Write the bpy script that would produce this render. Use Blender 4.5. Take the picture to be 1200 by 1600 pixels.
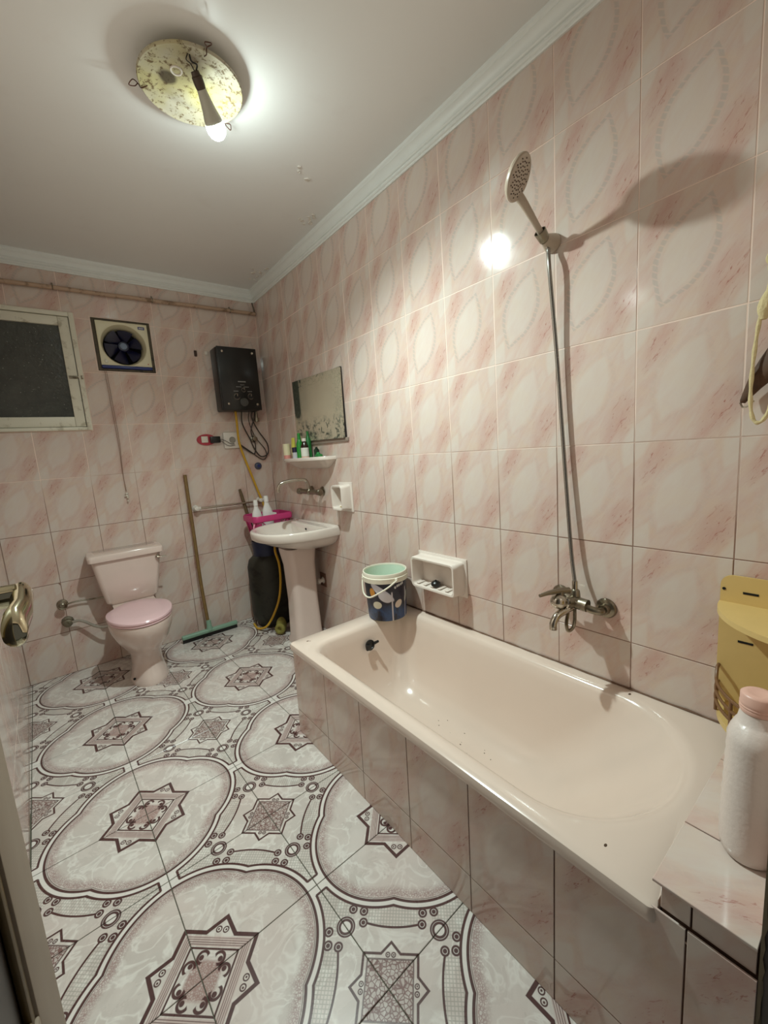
import bpy, bmesh, math, random
from mathutils import Vector, Matrix
for o in list(bpy.data.objects): bpy.data.objects.remove(o)
SC = bpy.context.scene
COL = SC.collection
PI = math.pi
random.seed(7)

# ---------------------------------------------------------------- camera
cam_d = bpy.data.cameras.new('camera'); cam = bpy.data.objects.new('camera', cam_d); COL.objects.link(cam)
R_ = Vector((0.78232498, -0.6187645, -0.07140116)); U_ = Vector((0.14736486, 0.07249209, 0.98642207)); F_ = Vector((0.60518694, 0.78222464, -0.14789652))
CAM = Vector((-1.38638923, -2.77912056, 1.28237943))
cam.matrix_world = Matrix(((R_.x, U_.x, -F_.x, CAM.x), (R_.y, U_.y, -F_.y, CAM.y), (R_.z, U_.z, -F_.z, CAM.z), (0, 0, 0, 1)))
cam_d.sensor_fit = 'VERTICAL'; cam_d.sensor_height = 36; cam_d.lens = 645.7173 / 1600 * 36
cam_d.shift_x = (600 - 601.7175) / 1600; cam_d.shift_y = (799.28 - 800) / 1600
cam_d.clip_start = 0.01
SC.camera = cam
# ---------------------------------------------------------------- world, exposure, light levels
w = bpy.data.worlds.new('world'); SC.world = w; w.use_nodes = True
w.node_tree.nodes['Background'].inputs[0].default_value = (0.80, 0.78, 0.76, 1)
w.node_tree.nodes['Background'].inputs[1].default_value = 0.09
SC.view_settings.view_transform = 'Standard'; SC.view_settings.look = 'None'
SC.view_settings.gamma = 1; SC.view_settings.use_curve_mapping = False
SC.view_settings.exposure = 0.26
BULB_STRENGTH = 110.0
LAMP_POWER = 108.0
BULB_COLOR = (0.84, 1.0, 0.955)

# ---------------------------------------------------------------- helpers
def srgb(r, g, b):
    f = lambda c: (c / 255 / 12.92) if c / 255 <= 0.04045 else ((c / 255 + 0.055) / 1.055) ** 2.4
    return (f(r), f(g), f(b), 1)

class N:
    """tiny expression builder for shader maths"""
    nt = None
    def __init__(s, v): s.v = v
    @staticmethod
    def put(sock, x):
        if isinstance(x, N): x = x.v
        if isinstance(x, (int, float)): sock.default_value = x
        else: N.nt.links.new(x, sock)
    @staticmethod
    def op(name, *a, clamp=False):
        if all(isinstance(x, (int, float)) for x in a) and name in ('ADD', 'MULTIPLY', 'SUBTRACT'):
            return N({'ADD': a[0] + a[1], 'MULTIPLY': a[0] * a[1], 'SUBTRACT': a[0] - a[1]}[name])
        n = N.nt.nodes.new('ShaderNodeMath'); n.operation = name; n.use_clamp = clamp
        for i, x in enumerate(a): N.put(n.inputs[i], x)
        return N(n.outputs[0])
    def __add__(s, o): return N.op('ADD', s, o)
    __radd__ = __add__
    def __sub__(s, o): return N.op('SUBTRACT', s, o)
    def __rsub__(s, o): return N.op('SUBTRACT', o, s)
    def __mul__(s, o): return N.op('MULTIPLY', s, o)
    __rmul__ = __mul__
    def __truediv__(s, o): return N.op('DIVIDE', s, o)
def nmin(a, b): return N.op('MINIMUM', a, b)
def nmax(a, b): return N.op('MAXIMUM', a, b)
def nabs(a): return N.op('ABSOLUTE', a)
def nhyp(a, b): return N.op('SQRT', a * a + b * b)
def npp(a, s): return N.op('PINGPONG', a, s)
def gt(a, t, soft=0.002):   # 0..1 step, a > t
    return N.op('MULTIPLY_ADD', a, 1.0 / (2 * soft), 0.5 - t / (2 * soft), clamp=True)
def lt(a, t, soft=0.002):
    return N.op('MULTIPLY_ADD', a, -1.0 / (2 * soft), 0.5 + t / (2 * soft), clamp=True)
def line(a, w, soft=0.0022): return lt(nabs(a), w / 2 * 1.42, soft)
def mix(f, a, b):
    n = N.nt.nodes.new('ShaderNodeMix'); n.data_type = 'RGBA'
    N.put(n.inputs[0], f)
    for i, x in ((6, a), (7, b)):
        if isinstance(x, tuple): n.inputs[i].default_value = x
        else: N.nt.links.new(x, n.inputs[i])
    return n.outputs[2]
def noise(vec, scale, detail=3, rough=0.5, dist=0.0, dims='3D'):
    n = N.nt.nodes.new('ShaderNodeTexNoise'); n.noise_dimensions = dims
    n.inputs['Scale'].default_value = scale; n.inputs['Detail'].default_value = detail
    n.inputs['Roughness'].default_value = rough; n.inputs['Distortion'].default_value = dist
    if vec is not None: N.nt.links.new(vec, n.inputs['Vector'])
    return N(n.outputs['Fac'])
def voro(vec, scale, feature='DISTANCE_TO_EDGE'):
    n = N.nt.nodes.new('ShaderNodeTexVoronoi'); n.feature = feature
    n.inputs['Scale'].default_value = scale
    if vec is not None: N.nt.links.new(vec, n.inputs['Vector'])
    return N(n.outputs['Distance'])
def xyz(vec):
    n = N.nt.nodes.new('ShaderNodeSeparateXYZ'); N.nt.links.new(vec, n.inputs[0]); return N(n.outputs[0]), N(n.outputs[1]), N(n.outputs[2])
def comb(x, y, z=0.0):
    n = N.nt.nodes.new('ShaderNodeCombineXYZ')
    for i, q in enumerate((x, y, z)): N.put(n.inputs[i], q)
    return n.outputs[0]
def texco(kind='Object', obj=None):
    n = N.nt.nodes.new('ShaderNodeTexCoord')
    if obj: n.object = obj
    return n.outputs[kind]

def mat(name, color=(0.8, 0.8, 0.8, 1), rough=0.5, metal=0.0, var=0.06, scale=12.0, coat=0.0, emit=None, estr=0.0, spec=0.5, trans=0.0, bump=0.0, bscale=60.0, dirt=None, dirt_amt=0.5, dirt_scale=9.0):
    m = bpy.data.materials.new(name); m.use_nodes = True; nt = m.node_tree; N.nt = nt
    b = nt.nodes['Principled BSDF']
    b.inputs['Roughness'].default_value = rough; b.inputs['Metallic'].default_value = metal
    b.inputs['Specular IOR Level'].default_value = spec; b.inputs['Coat Weight'].default_value = coat
    b.inputs['Coat Roughness'].default_value = 0.08
    b.inputs['Transmission Weight'].default_value = trans
    co = texco('Object')
    f = noise(co, scale, 4, 0.6)
    dk = tuple(c * (1 - var * 2) for c in color[:3]) + (1,); lg = tuple(min(1, c * (1 + var)) for c in color[:3]) + (1,)
    c = mix(f, dk, lg)
    if dirt is not None:
        g = noise(co, dirt_scale, 6, 0.7, 0.4)
        c = mix(gt(g, 0.62 - 0.12 * dirt_amt, 0.05) * min(1, 0.4 + dirt_amt), c, dirt)
    nt.links.new(c, b.inputs['Base Color'])
    if bump > 0:
        bp = nt.nodes.new('ShaderNodeBump'); bp.inputs['Strength'].default_value = bump; bp.inputs['Distance'].default_value = 0.002
        nt.links.new(noise(co, bscale, 3).v, bp.inputs['Height']); nt.links.new(bp.outputs[0], b.inputs['Normal'])
    if emit:
        b.inputs['Emission Color'].default_value = emit; b.inputs['Emission Strength'].default_value = estr
    return m

def mesh_obj(name, bm, m, parent=None, smooth=True, origin=None, angle=35):
    """link bm (world coordinates) as one object; children keep world coordinates relative to the parent"""
    me = bpy.data.meshes.new(name)
    if origin is None: origin = Vector((0, 0, 0)) if parent is None else root_loc(parent)
    origin = Vector(origin)
    bmesh.ops.translate(bm, verts=bm.verts, vec=-origin)
    bmesh.ops.recalc_face_normals(bm, faces=bm.faces)
    bm.to_mesh(me); bm.free()
    for mm in (m if isinstance(m, (list, tuple)) else [m]): me.materials.append(mm)
    if smooth:
        for p in me.polygons: p.use_smooth = True
        try: me.set_sharp_from_angle(angle=math.radians(angle))
        except Exception: pass
    o = bpy.data.objects.new(name, me); COL.objects.link(o)
    if parent is not None: o.parent = parent
    else: o.location = origin
    return o
def root_loc(o):
    while o.parent: o = o.parent
    return Vector(o.location)
def thing(name, label, cat, loc, group=None):
    o = bpy.data.objects.new(name, None); COL.objects.link(o); o.location = loc; o.empty_display_size = 0.05
    tag(o, label, cat, group); return o
def tag(o, label, cat, group=None):
    o['label'] = label; o['category'] = cat
    if group: o['group'] = group
    return o
def struct(o): o['kind'] = 'structure'; return o
def BM(): return bmesh.new()
def box(bm, x0, x1, y0, y1, z0, z1, bev=0.0, mi=0, seg=2):
    b2 = bmesh.new(); bmesh.ops.create_cube(b2, size=1)
    bmesh.ops.scale(b2, verts=b2.verts, vec=(abs(x1 - x0), abs(y1 - y0), abs(z1 - z0)))
    bmesh.ops.translate(b2, verts=b2.verts, vec=((x0 + x1) / 2, (y0 + y1) / 2, (z0 + z1) / 2))
    if bev > 0: bmesh.ops.bevel(b2, geom=b2.edges[:], offset=bev, segments=seg, affect='EDGES', profile=0.5)
    merge(bm, b2, mi); return bm
def merge(bm, b2, mi=0, M=None):
    if M is not None: bmesh.ops.transform(b2, matrix=M, verts=b2.verts)
    mp = {v: bm.verts.new(v.co) for v in b2.verts}
    for f in b2.faces:
        try:
            nf = bm.faces.new([mp[v] for v in f.verts]); nf.material_index = mi
        except ValueError: pass
    b2.free()
def loft(bm, rings, cap0=True, cap1=True, closed=True, mi=0):
    vs = [[bm.verts.new(p) for p in r] for r in rings]
    for a, b in zip(vs[:-1], vs[1:]):
        n = len(a)
        for i in range(n if closed else n - 1):
            j = (i + 1) % n
            f = bm.faces.new((a[i], a[j], b[j], b[i])); f.material_index = mi
    if cap0: bm.faces.new(list(reversed(vs[0]))).material_index = mi
    if cap1: bm.faces.new(vs[-1]).material_index = mi
    return vs
def frame_of(d):
    d = Vector(d).normalized(); a = Vector((0, 0, 1)) if abs(d.z) < 0.9 else Vector((1, 0, 0))
    u = d.cross(a).normalized(); return u, d.cross(u).normalized(), d
def lathe(bm, base, axis, prof, seg=32, mi=0, cap=True):
    """prof: (distance along axis, radius)"""
    u, v, d = frame_of(axis); base = Vector(base)
    rings = []
    for t, r in prof:
        r = max(r, 1e-5)
        rings.append([base + d * t + u * (r * math.cos(2 * PI * k / seg)) + v * (r * math.sin(2 * PI * k / seg)) for k in range(seg)])
    loft(bm, rings, cap, cap, mi=mi); return bm
def cyl(bm, a, b, r, r2=None, seg=20, mi=0):
    a = Vector(a); b = Vector(b); L = (b - a).length; return lathe(bm, a, b - a, [(0, r), (L, r if r2 is None else r2)], seg, mi)
def smoothpath(pts, n=8):
    P = [Vector(p) for p in pts]
    if len(P) < 3: return P
    P = [2 * P[0] - P[1]] + P + [2 * P[-1] - P[-2]]; out = []
    for i in range(1, len(P) - 2):
        p0, p1, p2, p3 = P[i - 1:i + 3]
        for k in range(n):
            t = k / n
            out.append(0.5 * ((2 * p1) + (p2 - p0) * t + (2 * p0 - 5 * p1 + 4 * p2 - p3) * t * t + (3 * p1 - p0 - 3 * p2 + p3) * t ** 3))
    out.append(P[-2]); return out
def tube(bm, pts, r, n=8, seg=10, smooth=True, mi=0, rf=None):
    P = smoothpath(pts, n) if smooth else [Vector(p) for p in pts]
    t0 = (P[1] - P[0]).normalized(); u, v, _ = frame_of(t0); rings = []
    for i, p in enumerate(P):
        t = (P[min(i + 1, len(P) - 1)] - P[max(i - 1, 0)]).normalized()
        u = (u - t * u.dot(t)).normalized(); v = t.cross(u)
        rr = r if rf is None else r * rf(i / (len(P) - 1))
        rings.append([p + u * (rr * math.cos(2 * PI * k / seg)) + v * (rr * math.sin(2 * PI * k / seg)) for k in range(seg)])
    loft(bm, rings, mi=mi); return bm
def sphere(bm, c, r, sx=1, sy=1, sz=1, mi=0, seg=20, M=None):
    b2 = bmesh.new(); bmesh.ops.create_uvsphere(b2, u_segments=seg, v_segments=seg // 2 + 2, radius=r)
    bmesh.ops.scale(b2, verts=b2.verts, vec=(sx, sy, sz))
    if M is not None: bmesh.ops.transform(b2, matrix=M, verts=b2.verts)
    bmesh.ops.translate(b2, verts=b2.verts, vec=c); merge(bm, b2, mi); return bm
def torus(bm, c, axis, R, r, seg=40, s2=10, a0=0, a1=2 * PI, mi=0):
    u, v, d = frame_of(axis); c = Vector(c); full = abs(a1 - a0 - 2 * PI) < 1e-6; rings = []
    for i in range(seg if full else seg + 1):
        a = a0 + (a1 - a0) * i / seg; e = u * math.cos(a) + v * math.sin(a)
        rings.append([c + e * (R + r * math.cos(2 * PI * k / s2)) + d * (r * math.sin(2 * PI * k / s2)) for k in range(s2)])
    if full: rings.append(rings[0])
    if full:
        vs = [[bm.verts.new(p) for p in q] for q in rings[:-1]]; n = len(vs)
        for i in range(n):
            for k in range(s2): bm.faces.new((vs[i][k], vs[i][(k + 1) % s2], vs[(i + 1) % n][(k + 1) % s2], vs[(i + 1) % n][k])).material_index = mi
    else: loft(bm, rings, mi=mi)
    return bm
def rrect(cx, cy, hx, hy, rad, z, n=8, plane='xy'):
    pts = []
    rad = min(rad, hx, hy)
    for (sx, sy, a0) in ((1, 1, 0), (-1, 1, PI / 2), (-1, -1, PI), (1, -1, 3 * PI / 2)):
        for k in range(n + 1):
            a = a0 + (PI / 2) * k / n
            pts.append((cx + sx * (hx - rad) + rad * math.cos(a), cy + sy * (hy - rad) + rad * math.sin(a)))
    if plane == 'xy': return [Vector((x, y, z)) for x, y in pts]
    if plane == 'yz': return [Vector((z, x, y)) for x, y in pts]
    return [Vector((x, z, y)) for x, y in pts]

# ---------------------------------------------------------------- room measures
YB = 0.492; YF = -2.69; ZC = 2.56; TH = 0.0035
LX0 = -1.713; LSL = -(1.713 - 1.588) / (0.492 + 2.69)      # left wall is not quite square to the others
def leftx(y): return LX0 - (YB - y) * LSL * 1.0 if False else LX0 + (YB - y) * 0.0393
ROW = [2.5462440549529455 - 0.32424067 * k for k in range(9)]

# ---------------------------------------------------------------- materials for the big surfaces
def wall_tile_mat():
    m = bpy.data.materials.new('pink_marbled_tile'); m.use_nodes = True; nt = m.node_tree; N.nt = nt
    b = nt.nodes['Principled BSDF']
    uv = texco('UV'); u, v, _ = xyz(uv)
    oi = nt.nodes.new('ShaderNodeObjectInfo'); rnd = N(oi.outputs['Random'])
    X = u * 0.25; Y = v * 0.3242
    def ell(cx, cy, a, bb, ang, soft=0.12):
        c, s = math.cos(ang), math.sin(ang)
        dx = X - cx * 0.25; dy = Y - cy * 0.3242
        p = (dx * c + dy * s) / a; q = (dy * c - dx * s) / bb
        return nabs(q) + p * p * 0.9
    ang = math.radians(66)
    wob = (noise(comb(X, Y, 0.0), 22, 3) - 0.5) * 0.22
    eA = ell(0.46, 0.52, 0.112, 0.056, ang) + wob
    eB = nmin(nmin(ell(0.02, 0.0, 0.085, 0.036, ang), ell(0.02, 1.0, 0.085, 0.036, ang)), nmin(ell(1.02, 0.0, 0.085, 0.036, ang), ell(1.02, 1.0, 0.085, 0.036, ang))) + wob
    base = srgb(212, 195, 185); pink = srgb(208, 180, 169); pale = srgb(215, 207, 198); rose = srgb(197, 157, 146); beige = srgb(214, 190, 168)
    # streaks run up to the right
    c, s = math.cos(math.radians(55)), math.sin(math.radians(55))
    p = X * c + Y * s; q = Y * c - X * s
    st = noise(comb(p * 5.0, q * 17.0, rnd * 0.15), 2.4, 5, 0.62, 0.5)
    st2 = noise(comb(p * 9.0, q * 42.0, rnd * 0.1), 3.2, 4, 0.7, 0.8)
    cl = noise(comb(X, Y, rnd * 0.3), 16, 4, 0.6, 0.6)
    col = mix(gt(st, 0.5, 0.16) * 0.9, base, pink)
    col = mix(gt(cl, 0.55, 0.12) * 0.45, col, beige)
    # rose patches lower right / upper left
    rp = nmax(lt(ell(0.80, 0.22, 0.10, 0.040, ang), 0.8, 0.45), lt(ell(0.24, 0.86, 0.085, 0.035, ang), 0.8, 0.45))
    col = mix(rp * (st * 0.9 + 0.05), col, rose)
    col = mix(gt(st2, 0.62, 0.04) * (rp * 0.75 + 0.06), col, srgb(168, 104, 92))
    col = mix(lt(nmin(eA, eB), 0.95, 0.14) * 0.5, col, pale)
    # faint grey mosaic chain around the ovals
    ring = line(eA - 1.17, 0.16, 0.03) * lt(npp(p * 1.0, 0.0075), 0.0058, 0.0008)
    loc_ = nt.nodes.new('ShaderNodeSeparateXYZ'); nt.links.new(oi.outputs['Location'], loc_.inputs[0])
    col = mix(ring * (gt(N(loc_.outputs[2]), 1.4, 0.1) * 0.38 + 0.08), col, srgb(178, 172, 166))
    nt.links.new(col, b.inputs['Base Color'])
    N.put(b.inputs['Roughness'], 0.075 + cl * 0.06)
    b.inputs['Specular IOR Level'].default_value = 0.55
    bp = nt.nodes.new('ShaderNodeBump'); bp.inputs['Strength'].default_value = 0.04; bp.inputs['Distance'].default_value = 0.002
    nt.links.new(noise(comb(X, Y, rnd * 9.0), 9, 2).v, bp.inputs['Height']); nt.links.new(bp.outputs[0], b.inputs['Normal'])
    return m
M_TILE = wall_tile_mat()
def grout_mat():
    m = bpy.data.materials.new('pink_grout'); m.use_nodes = True; nt = m.node_tree; N.nt = nt
    b = nt.nodes['Principled BSDF']; g = texco('Object'); x, y, z = xyz(g)
    n = noise(g, 3.0, 4, 0.6)
    dirty = lt(z + (n - 0.5) * 0.5, 1.22, 0.12)
    nt.links.new(mix(dirty * 0.9, srgb(238, 214, 200), srgb(122, 88, 72)), b.inputs['Base Color']); b.inputs['Roughness'].default_value = 0.6
    return m
M_GROUT = grout_mat()

S_ = 0.33384014580363813; FT = 0.03448043546738324; FO = (-1.6254272235416711, -1.7789268967019871)
def floor_mat(fl):
    m = bpy.data.materials.new('patterned_floor_tile'); m.use_nodes = True; nt = m.node_tree; N.nt = nt
    b = nt.nodes['Principled BSDF']
    co = texco('Object', fl); x, y, z = xyz(co)
    tx = x * (1 / S_); ty = y * (1 / S_)
    v2 = comb(tx, ty, 0.0)
    a = npp(tx - 1.0, 1.0); bb = npp(ty, 1.0)
    hi = nmax(a, bb); lo = nmin(a, bb)
    d = nhyp(hi - 0.25, lo); ab = a + bb
    k2 = 0.7071
    # star
    starsd = nmin((ab - 0.434) * k2, hi - 0.305)
    P = ab * k2; Q = nabs(a - bb) * k2
    dark = line(starsd, 0.022)
    def ring(px, py, cx, cy, r, w): return line(nhyp(px - cx, py - cy) - r, w)
    def dot(px, py, cx, cy, r): return lt(nhyp(px - cx, py - cy), r, 0.0025)
    dark = nmax(dark, line(ab - 0.280, 0.015))
    dark = nmax(dark, ring(P, Q, 0.140, 0.066, 0.041, 0.015) * gt(P * 0.6 + Q, 0.122, 0.004))
    dark = nmax(dark, dot(P, Q, 0.137, 0.078, 0.019))
    dark = nmax(dark, ring(P, Q, 0.335, 0.030, 0.021, 0.007)); dark = nmax(dark, dot(P, Q, 0.335, 0.032, 0.008))
    thin = nmax(nmax(line(ab - 0.318, 0.006), line(ab - 0.340, 0.006)), nmax(line(ab - 0.363, 0.005), line(ab - 0.385, 0.004)))
    thin = thin * lt(starsd, 0.0)
    # lobed medallion border
    dark = nmax(dark, line(d - 0.650, 0.016)); thin = nmax(thin, line(d - 0.630, 0.005))
    O = gt(d, 0.70) * gt(lo, 0.08)
    dark = nmax(dark, line(d - 0.704, 0.015) * gt(lo, 0.076))
    dark = nmax(dark, line(lo - 0.080, 0.015) * gt(d, 0.70))
    A = 1.0 - lo; B = 1.0 - hi
    rr = nhyp(A - 0.54, B)
    notring = gt(rr, 0.078)
    barin = A + B - (0.552 + (A - B) * (A - B) * 0.38)
    dark = nmax(dark, line(barin, 0.017) * lt(A - B, 0.345) )
    cover = nmax(lt(rr, 0.078), nmax(dot(A, B, 0.604, 0.123, 0.032), nmax(dot(A, B, 0.530, 0.180, 0.033), dot(A, B, 0.466, 0.124, 0.033))))
    dark = dark * (1.0 - cover * gt(d, 0.66))
    rings = nmax(line(rr - 0.070, 0.010), line(rr - 0.050, 0.014))
    for cx, cy in ((0.604, 0.123), (0.530, 0.180), (0.466, 0.124)):
        rings = nmax(rings, nmax(ring(A, B, cx, cy, 0.029, 0.011), dot(A, B, cx, cy, 0.017)))
    dark = nmax(dark, rings)
    # small star of the cabochon
    S = A + B; sd2 = nmin((S - 0.299) * k2, A - 0.203)
    dark = nmax(dark, line(sd2, 0.013)); dark = nmax(dark, line(S - 0.250, 0.012) * 0.8)
    P2 = S * k2; Q2 = nabs(A - B) * k2
    dark = nmax(dark, nmax(ring(P2, Q2, 0.205, 0.022, 0.015, 0.006), dot(P2, Q2, 0.205, 0.023, 0.006)))
    # backgrounds
    n1 = noise(v2, 2.2, 5, 0.62, 0.7); n2 = noise(v2, 3.2, 3, 0.6, 1.0)
    c = mix(gt(n1, 0.5, 0.18), srgb(196, 187, 180), srgb(215, 207, 200))
    c = mix(line(n2 - 0.5, 0.035, 0.022) * 0.6, c, srgb(236, 233, 226))
    c = mix(gt(noise(v2, 1.1, 3), 0.55, 0.1) * 0.35, c, srgb(206, 184, 176))
    white = gt(d, 0.650) * lt(d, 0.703)
    white = nmax(white, gt(d, 0.65) * lt(lo, 0.08)); white = nmax(white, cover * gt(d, 0.66))
    c = mix(white * 0.8, c, srgb(226, 220, 214))
    # speckled mauve band
    sp = voro(v2, 60.0)
    band = gt(d, 0.555, 0.03) * lt(d, 0.622)
    c = mix(band * (lt(sp, 0.12, 0.08) * 0.6 + 0.15), c, srgb(150, 116, 114))
    inn = lt(ab, 0.175, 0.02)
    c = mix(inn * (lt(sp, 0.15, 0.1) * 0.5 + 0.45), c, srgb(160, 128, 122))
    c = mix(gt(ab, 0.300) * lt(starsd, -0.012) * lt(ab, 0.40) * 0.55, c, srgb(186, 158, 152))
    sp2 = voro(v2, 34.0)
    c = mix(lt(S, 0.245) * (lt(sp2, 0.09, 0.05) * 0.65 + 0.3), c, srgb(118, 84, 80))
    # net in the straps
    net = nmax(line(npp(P, 0.013) - 0.0065, 0.0035, 0.0016) * 0.0, nmax(line(npp(P, 0.0125), 0.0045, 0.0018), line(npp((a - bb) * k2, 0.0125), 0.0045, 0.0018)))
    reg = O * nmax(gt(barin, 0.0) * lt(A - B, 0.34), gt(A - B, 0.46)) * (1.0 - cover)
    c = mix(net * reg * 0.42, c, srgb(120, 118, 104))
    c = mix(thin * 0.8, c, srgb(96, 66, 64))
    shade = noise(v2, 30, 2)
    dk = mix(shade, srgb(54, 22, 24), srgb(84, 42, 40))
    c = mix(dark * 0.96, c, dk)
    nt.links.new(c, b.inputs['Base Color']); b.inputs['Roughness'].default_value = 0.24
    N.put(b.inputs['Roughness'], 0.2 + n1 * 0.15)
    return m

# ---------------------------------------------------------------- tiles on walls
def add_box_piece(bm, uvl, fn, u0, u1, z0, z1, uvf, depth, bev):
    """a slab in wall coordinates: fn(u, z, d) -> world; uvf(u,z) -> uv"""
    vs = {}
    outer = [(u0, z0), (u1, z0), (u1, z1), (u0, z1)]
    inner = [(u0 + bev, z0 + bev), (u1 - bev, z0 + bev), (u1 - bev, z1 - bev), (u0 + bev, z1 - bev)]
    b0 = [bm.verts.new(fn(a, b, 0)) for a, b in outer]
    b1 = [bm.verts.new(fn(a, b, depth - bev)) for a, b in outer]
    t = [bm.verts.new(fn(a, b, depth)) for a, b in inner]
    pos = dict()
    for L, C in ((b0, outer), (b1, outer), (t, inner)):
        for v, c in zip(L, C): pos[v] = c
    fs = [bm.faces.new(t)]
    for i in range(4):
        j = (i + 1) % 4
        fs.append(bm.faces.new((b1[i], b1[j], t[j], t[i]))); fs.append(bm.faces.new((b0[i], b0[j], b1[j], b1[i])))
    for f in fs:
        for l in f.loops: l[uvl].uv = uvf(*pos[l.vert])
def subtract(rects, hole):
    out = []
    hx0, hx1, hz0, hz1 = hole
    for (a, b, c, d) in rects:
        if hx1 <= a or hx0 >= b or hz1 <= c or hz0 >= d: out.append((a, b, c, d)); continue
        if a < hx0: out.append((a, hx0, c, d))
        if hx1 < b: out.append((hx1, b, c, d))
        m0, m1 = max(a, hx0), min(b, hx1)
        if c < hz0: out.append((m0, m1, c, hz0))
        if hz1 < d: out.append((m0, m1, hz1, d))
    return [r for r in out if r[1] - r[0] > 0.006 and r[3] - r[2] > 0.006]
def tile_wall(parent, fn, ubounds, rows, umin, umax, zmin, zmax, holes=(), jitter=0.0003, seed=1, depth=TH):
    rng = random.Random(seed); G = 0.0014
    cache = {}
    origin = Vector(parent.location)
    for i in range(len(ubounds) - 1):
        for k in range(len(rows) - 1):
            U0, U1 = ubounds[i], ubounds[i] + 0.25; Z1 = rows[k]; Z0 = rows[k] - 0.32424
            a, b = max(ubounds[i], umin) + G, min(ubounds[i + 1], umax) - G
            c, d = max(rows[k + 1], zmin) + G, min(rows[k], zmax) - G
            if b - a < 0.006 or d - c < 0.006: continue
            rects = [(a, b, c, d)]
            for h in holes: rects = subtract(rects, h)
            if not rects: continue
            full = (len(rects) == 1 and rects[0] == (a, b, c, d) and abs((b - a) - (0.25 - 2 * G)) < 1e-4 and abs((d - c) - (0.32424 - 2 * G)) < 1e-4)
            base = fn(U0, Z0, 0)
            key = 'full'
            if full and key in cache: me = cache[key]
            else:
                bm = BM(); uvl = bm.loops.layers.uv.new('UVMap')
                for (p, q, r, s) in rects:
                    add_box_piece(bm, uvl, fn, p, q, r, s, lambda x, z: ((x - U0) / 0.25, (z - Z0) / 0.32424), depth, 0.0009)
                bmesh.ops.translate(bm, verts=bm.verts, vec=-base)
                bmesh.ops.recalc_face_normals(bm, faces=bm.faces)
                me = bpy.data.meshes.new('tile'); bm.to_mesh(me); bm.free(); me.materials.append(M_TILE)
                if full: cache[key] = me
            o = bpy.data.objects.new('tile', me); COL.objects.link(o); o.parent = parent
            jit = fn(0, 0, rng.uniform(-1, 1) * jitter) - fn(0, 0, 0)
            o.location = base - origin + jit
            o.rotation_euler = (rng.uniform(-1, 1) * 0.0016, rng.uniform(-1, 1) * 0.0016, rng.uniform(-1, 1) * 0.0016)

# right wall: u runs towards the camera (-y), x = 0 surface
def slab(name, x0, x1, y0, y1, z0, z1, m):
    bm = BM(); box(bm, x0, x1, y0, y1, z0, z1); return struct(mesh_obj(name, bm, m, smooth=False))
wr = slab('wall_right', 0.0009, 0.10, YF - 0.15, YB + 0.1, -0.05, ZC + 0.1, M_GROUT)
fr = lambda u, z, d: Vector((TH - d, -u, z))
tile_wall(wr, fr, [-0.5 + 0.25 * k for k in range(14)], ROW, -YB + TH, -YF, 0.0, 2.50, seed=3)

# back wall with window and fan openings
WIN = (-1.80, -1.168, 1.535, 2.252); FAN = (-1.092, -0.752, 1.908, 2.243)
def rect_minus(u0, u1, z0, z1, holes): 
    r = [(u0, u1, z0, z1)]
    for h in holes: r = subtract(r, h)
    return r
bm = BM()
for (a, b, c, d) in rect_minus(-1.80, 0.10, -0.05, ZC + 0.1, [(-1.715, -1.172, 1.54, 2.248), (-1.086, -0.757, 1.913, 2.238)]):
    box(bm, a, b, YB + 0.0009, YB + 0.14, c, d)
wb = struct(mesh_obj('wall_back', bm, M_GROUT, smooth=False))
fb = lambda u, z, d: Vector((u, YB + TH - d, z))
tile_wall(wb, fb, [-1.977 + 0.25 * k for k in range(9)], ROW, leftx(YB), 0.0, 0.0, 2.50, holes=[WIN, FAN], seed=5)

# left wall (slightly skewed)
ang = math.atan(0.0393); ld = Vector((math.sin(ang), -math.cos(ang), 0)); ln = Vector((math.cos(ang), math.sin(ang), 0))
def flf(u, z, d): return Vector((leftx(YB), YB, 0)) + ld * u + ln * (d - TH) + Vector((0, 0, z))
bm = BM(); vs = []
for (u, dd) in ((-0.14, -0.12), (3.42, -0.12), (3.42, TH - 0.0009), (-0.14, TH - 0.0009)): vs.append((u, dd))
loft(bm, [[flf(u, -0.05, dd) for u, dd in vs], [flf(u, ZC + 0.1, dd) for u, dd in vs]])
wl = struct(mesh_obj('wall_left', bm, M_GROUT, smooth=False))
tile_wall(wl, flf, [-0.13 + 0.25 * k for k in range(15)], ROW, 0.003, 3.18, 0.0, 2.50, seed=8)

# front wall beside and above the doorway, seen only from other viewpoints
wf = slab('wall_front', -0.625, 0.10, YF - 0.16, YF - 0.0009, -0.05, ZC + 0.1, M_GROUT)
ff = lambda u, z, d: Vector((-u, YF - TH + d, z))
tile_wall(wf, ff, [0.0 + 0.25 * k for k in range(4)], ROW, 0.0, 0.625, 0.0, 2.50, seed=9)
bm = BM(); box(bm, -1.75, -0.625, YF - 0.16, YF - TH, 2.14, ZC + 0.1); box(bm, -1.75, -1.598, YF - 0.16, YF - TH, -0.05, 2.14)
struct(mesh_obj('wall_front', bm, M_TILE and M_GROUT, smooth=False))

# ---------------------------------------------------------------- floor
M_FGROUT = mat('floor_grout', srgb(96, 94, 80), 0.8, var=0.2)
bm = BM(); box(bm, -1.85, 0.10, -3.6, 0.6, -0.08, -0.003)
floor = struct(mesh_obj('floor', bm, M_FGROUT, smooth=False))
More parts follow.
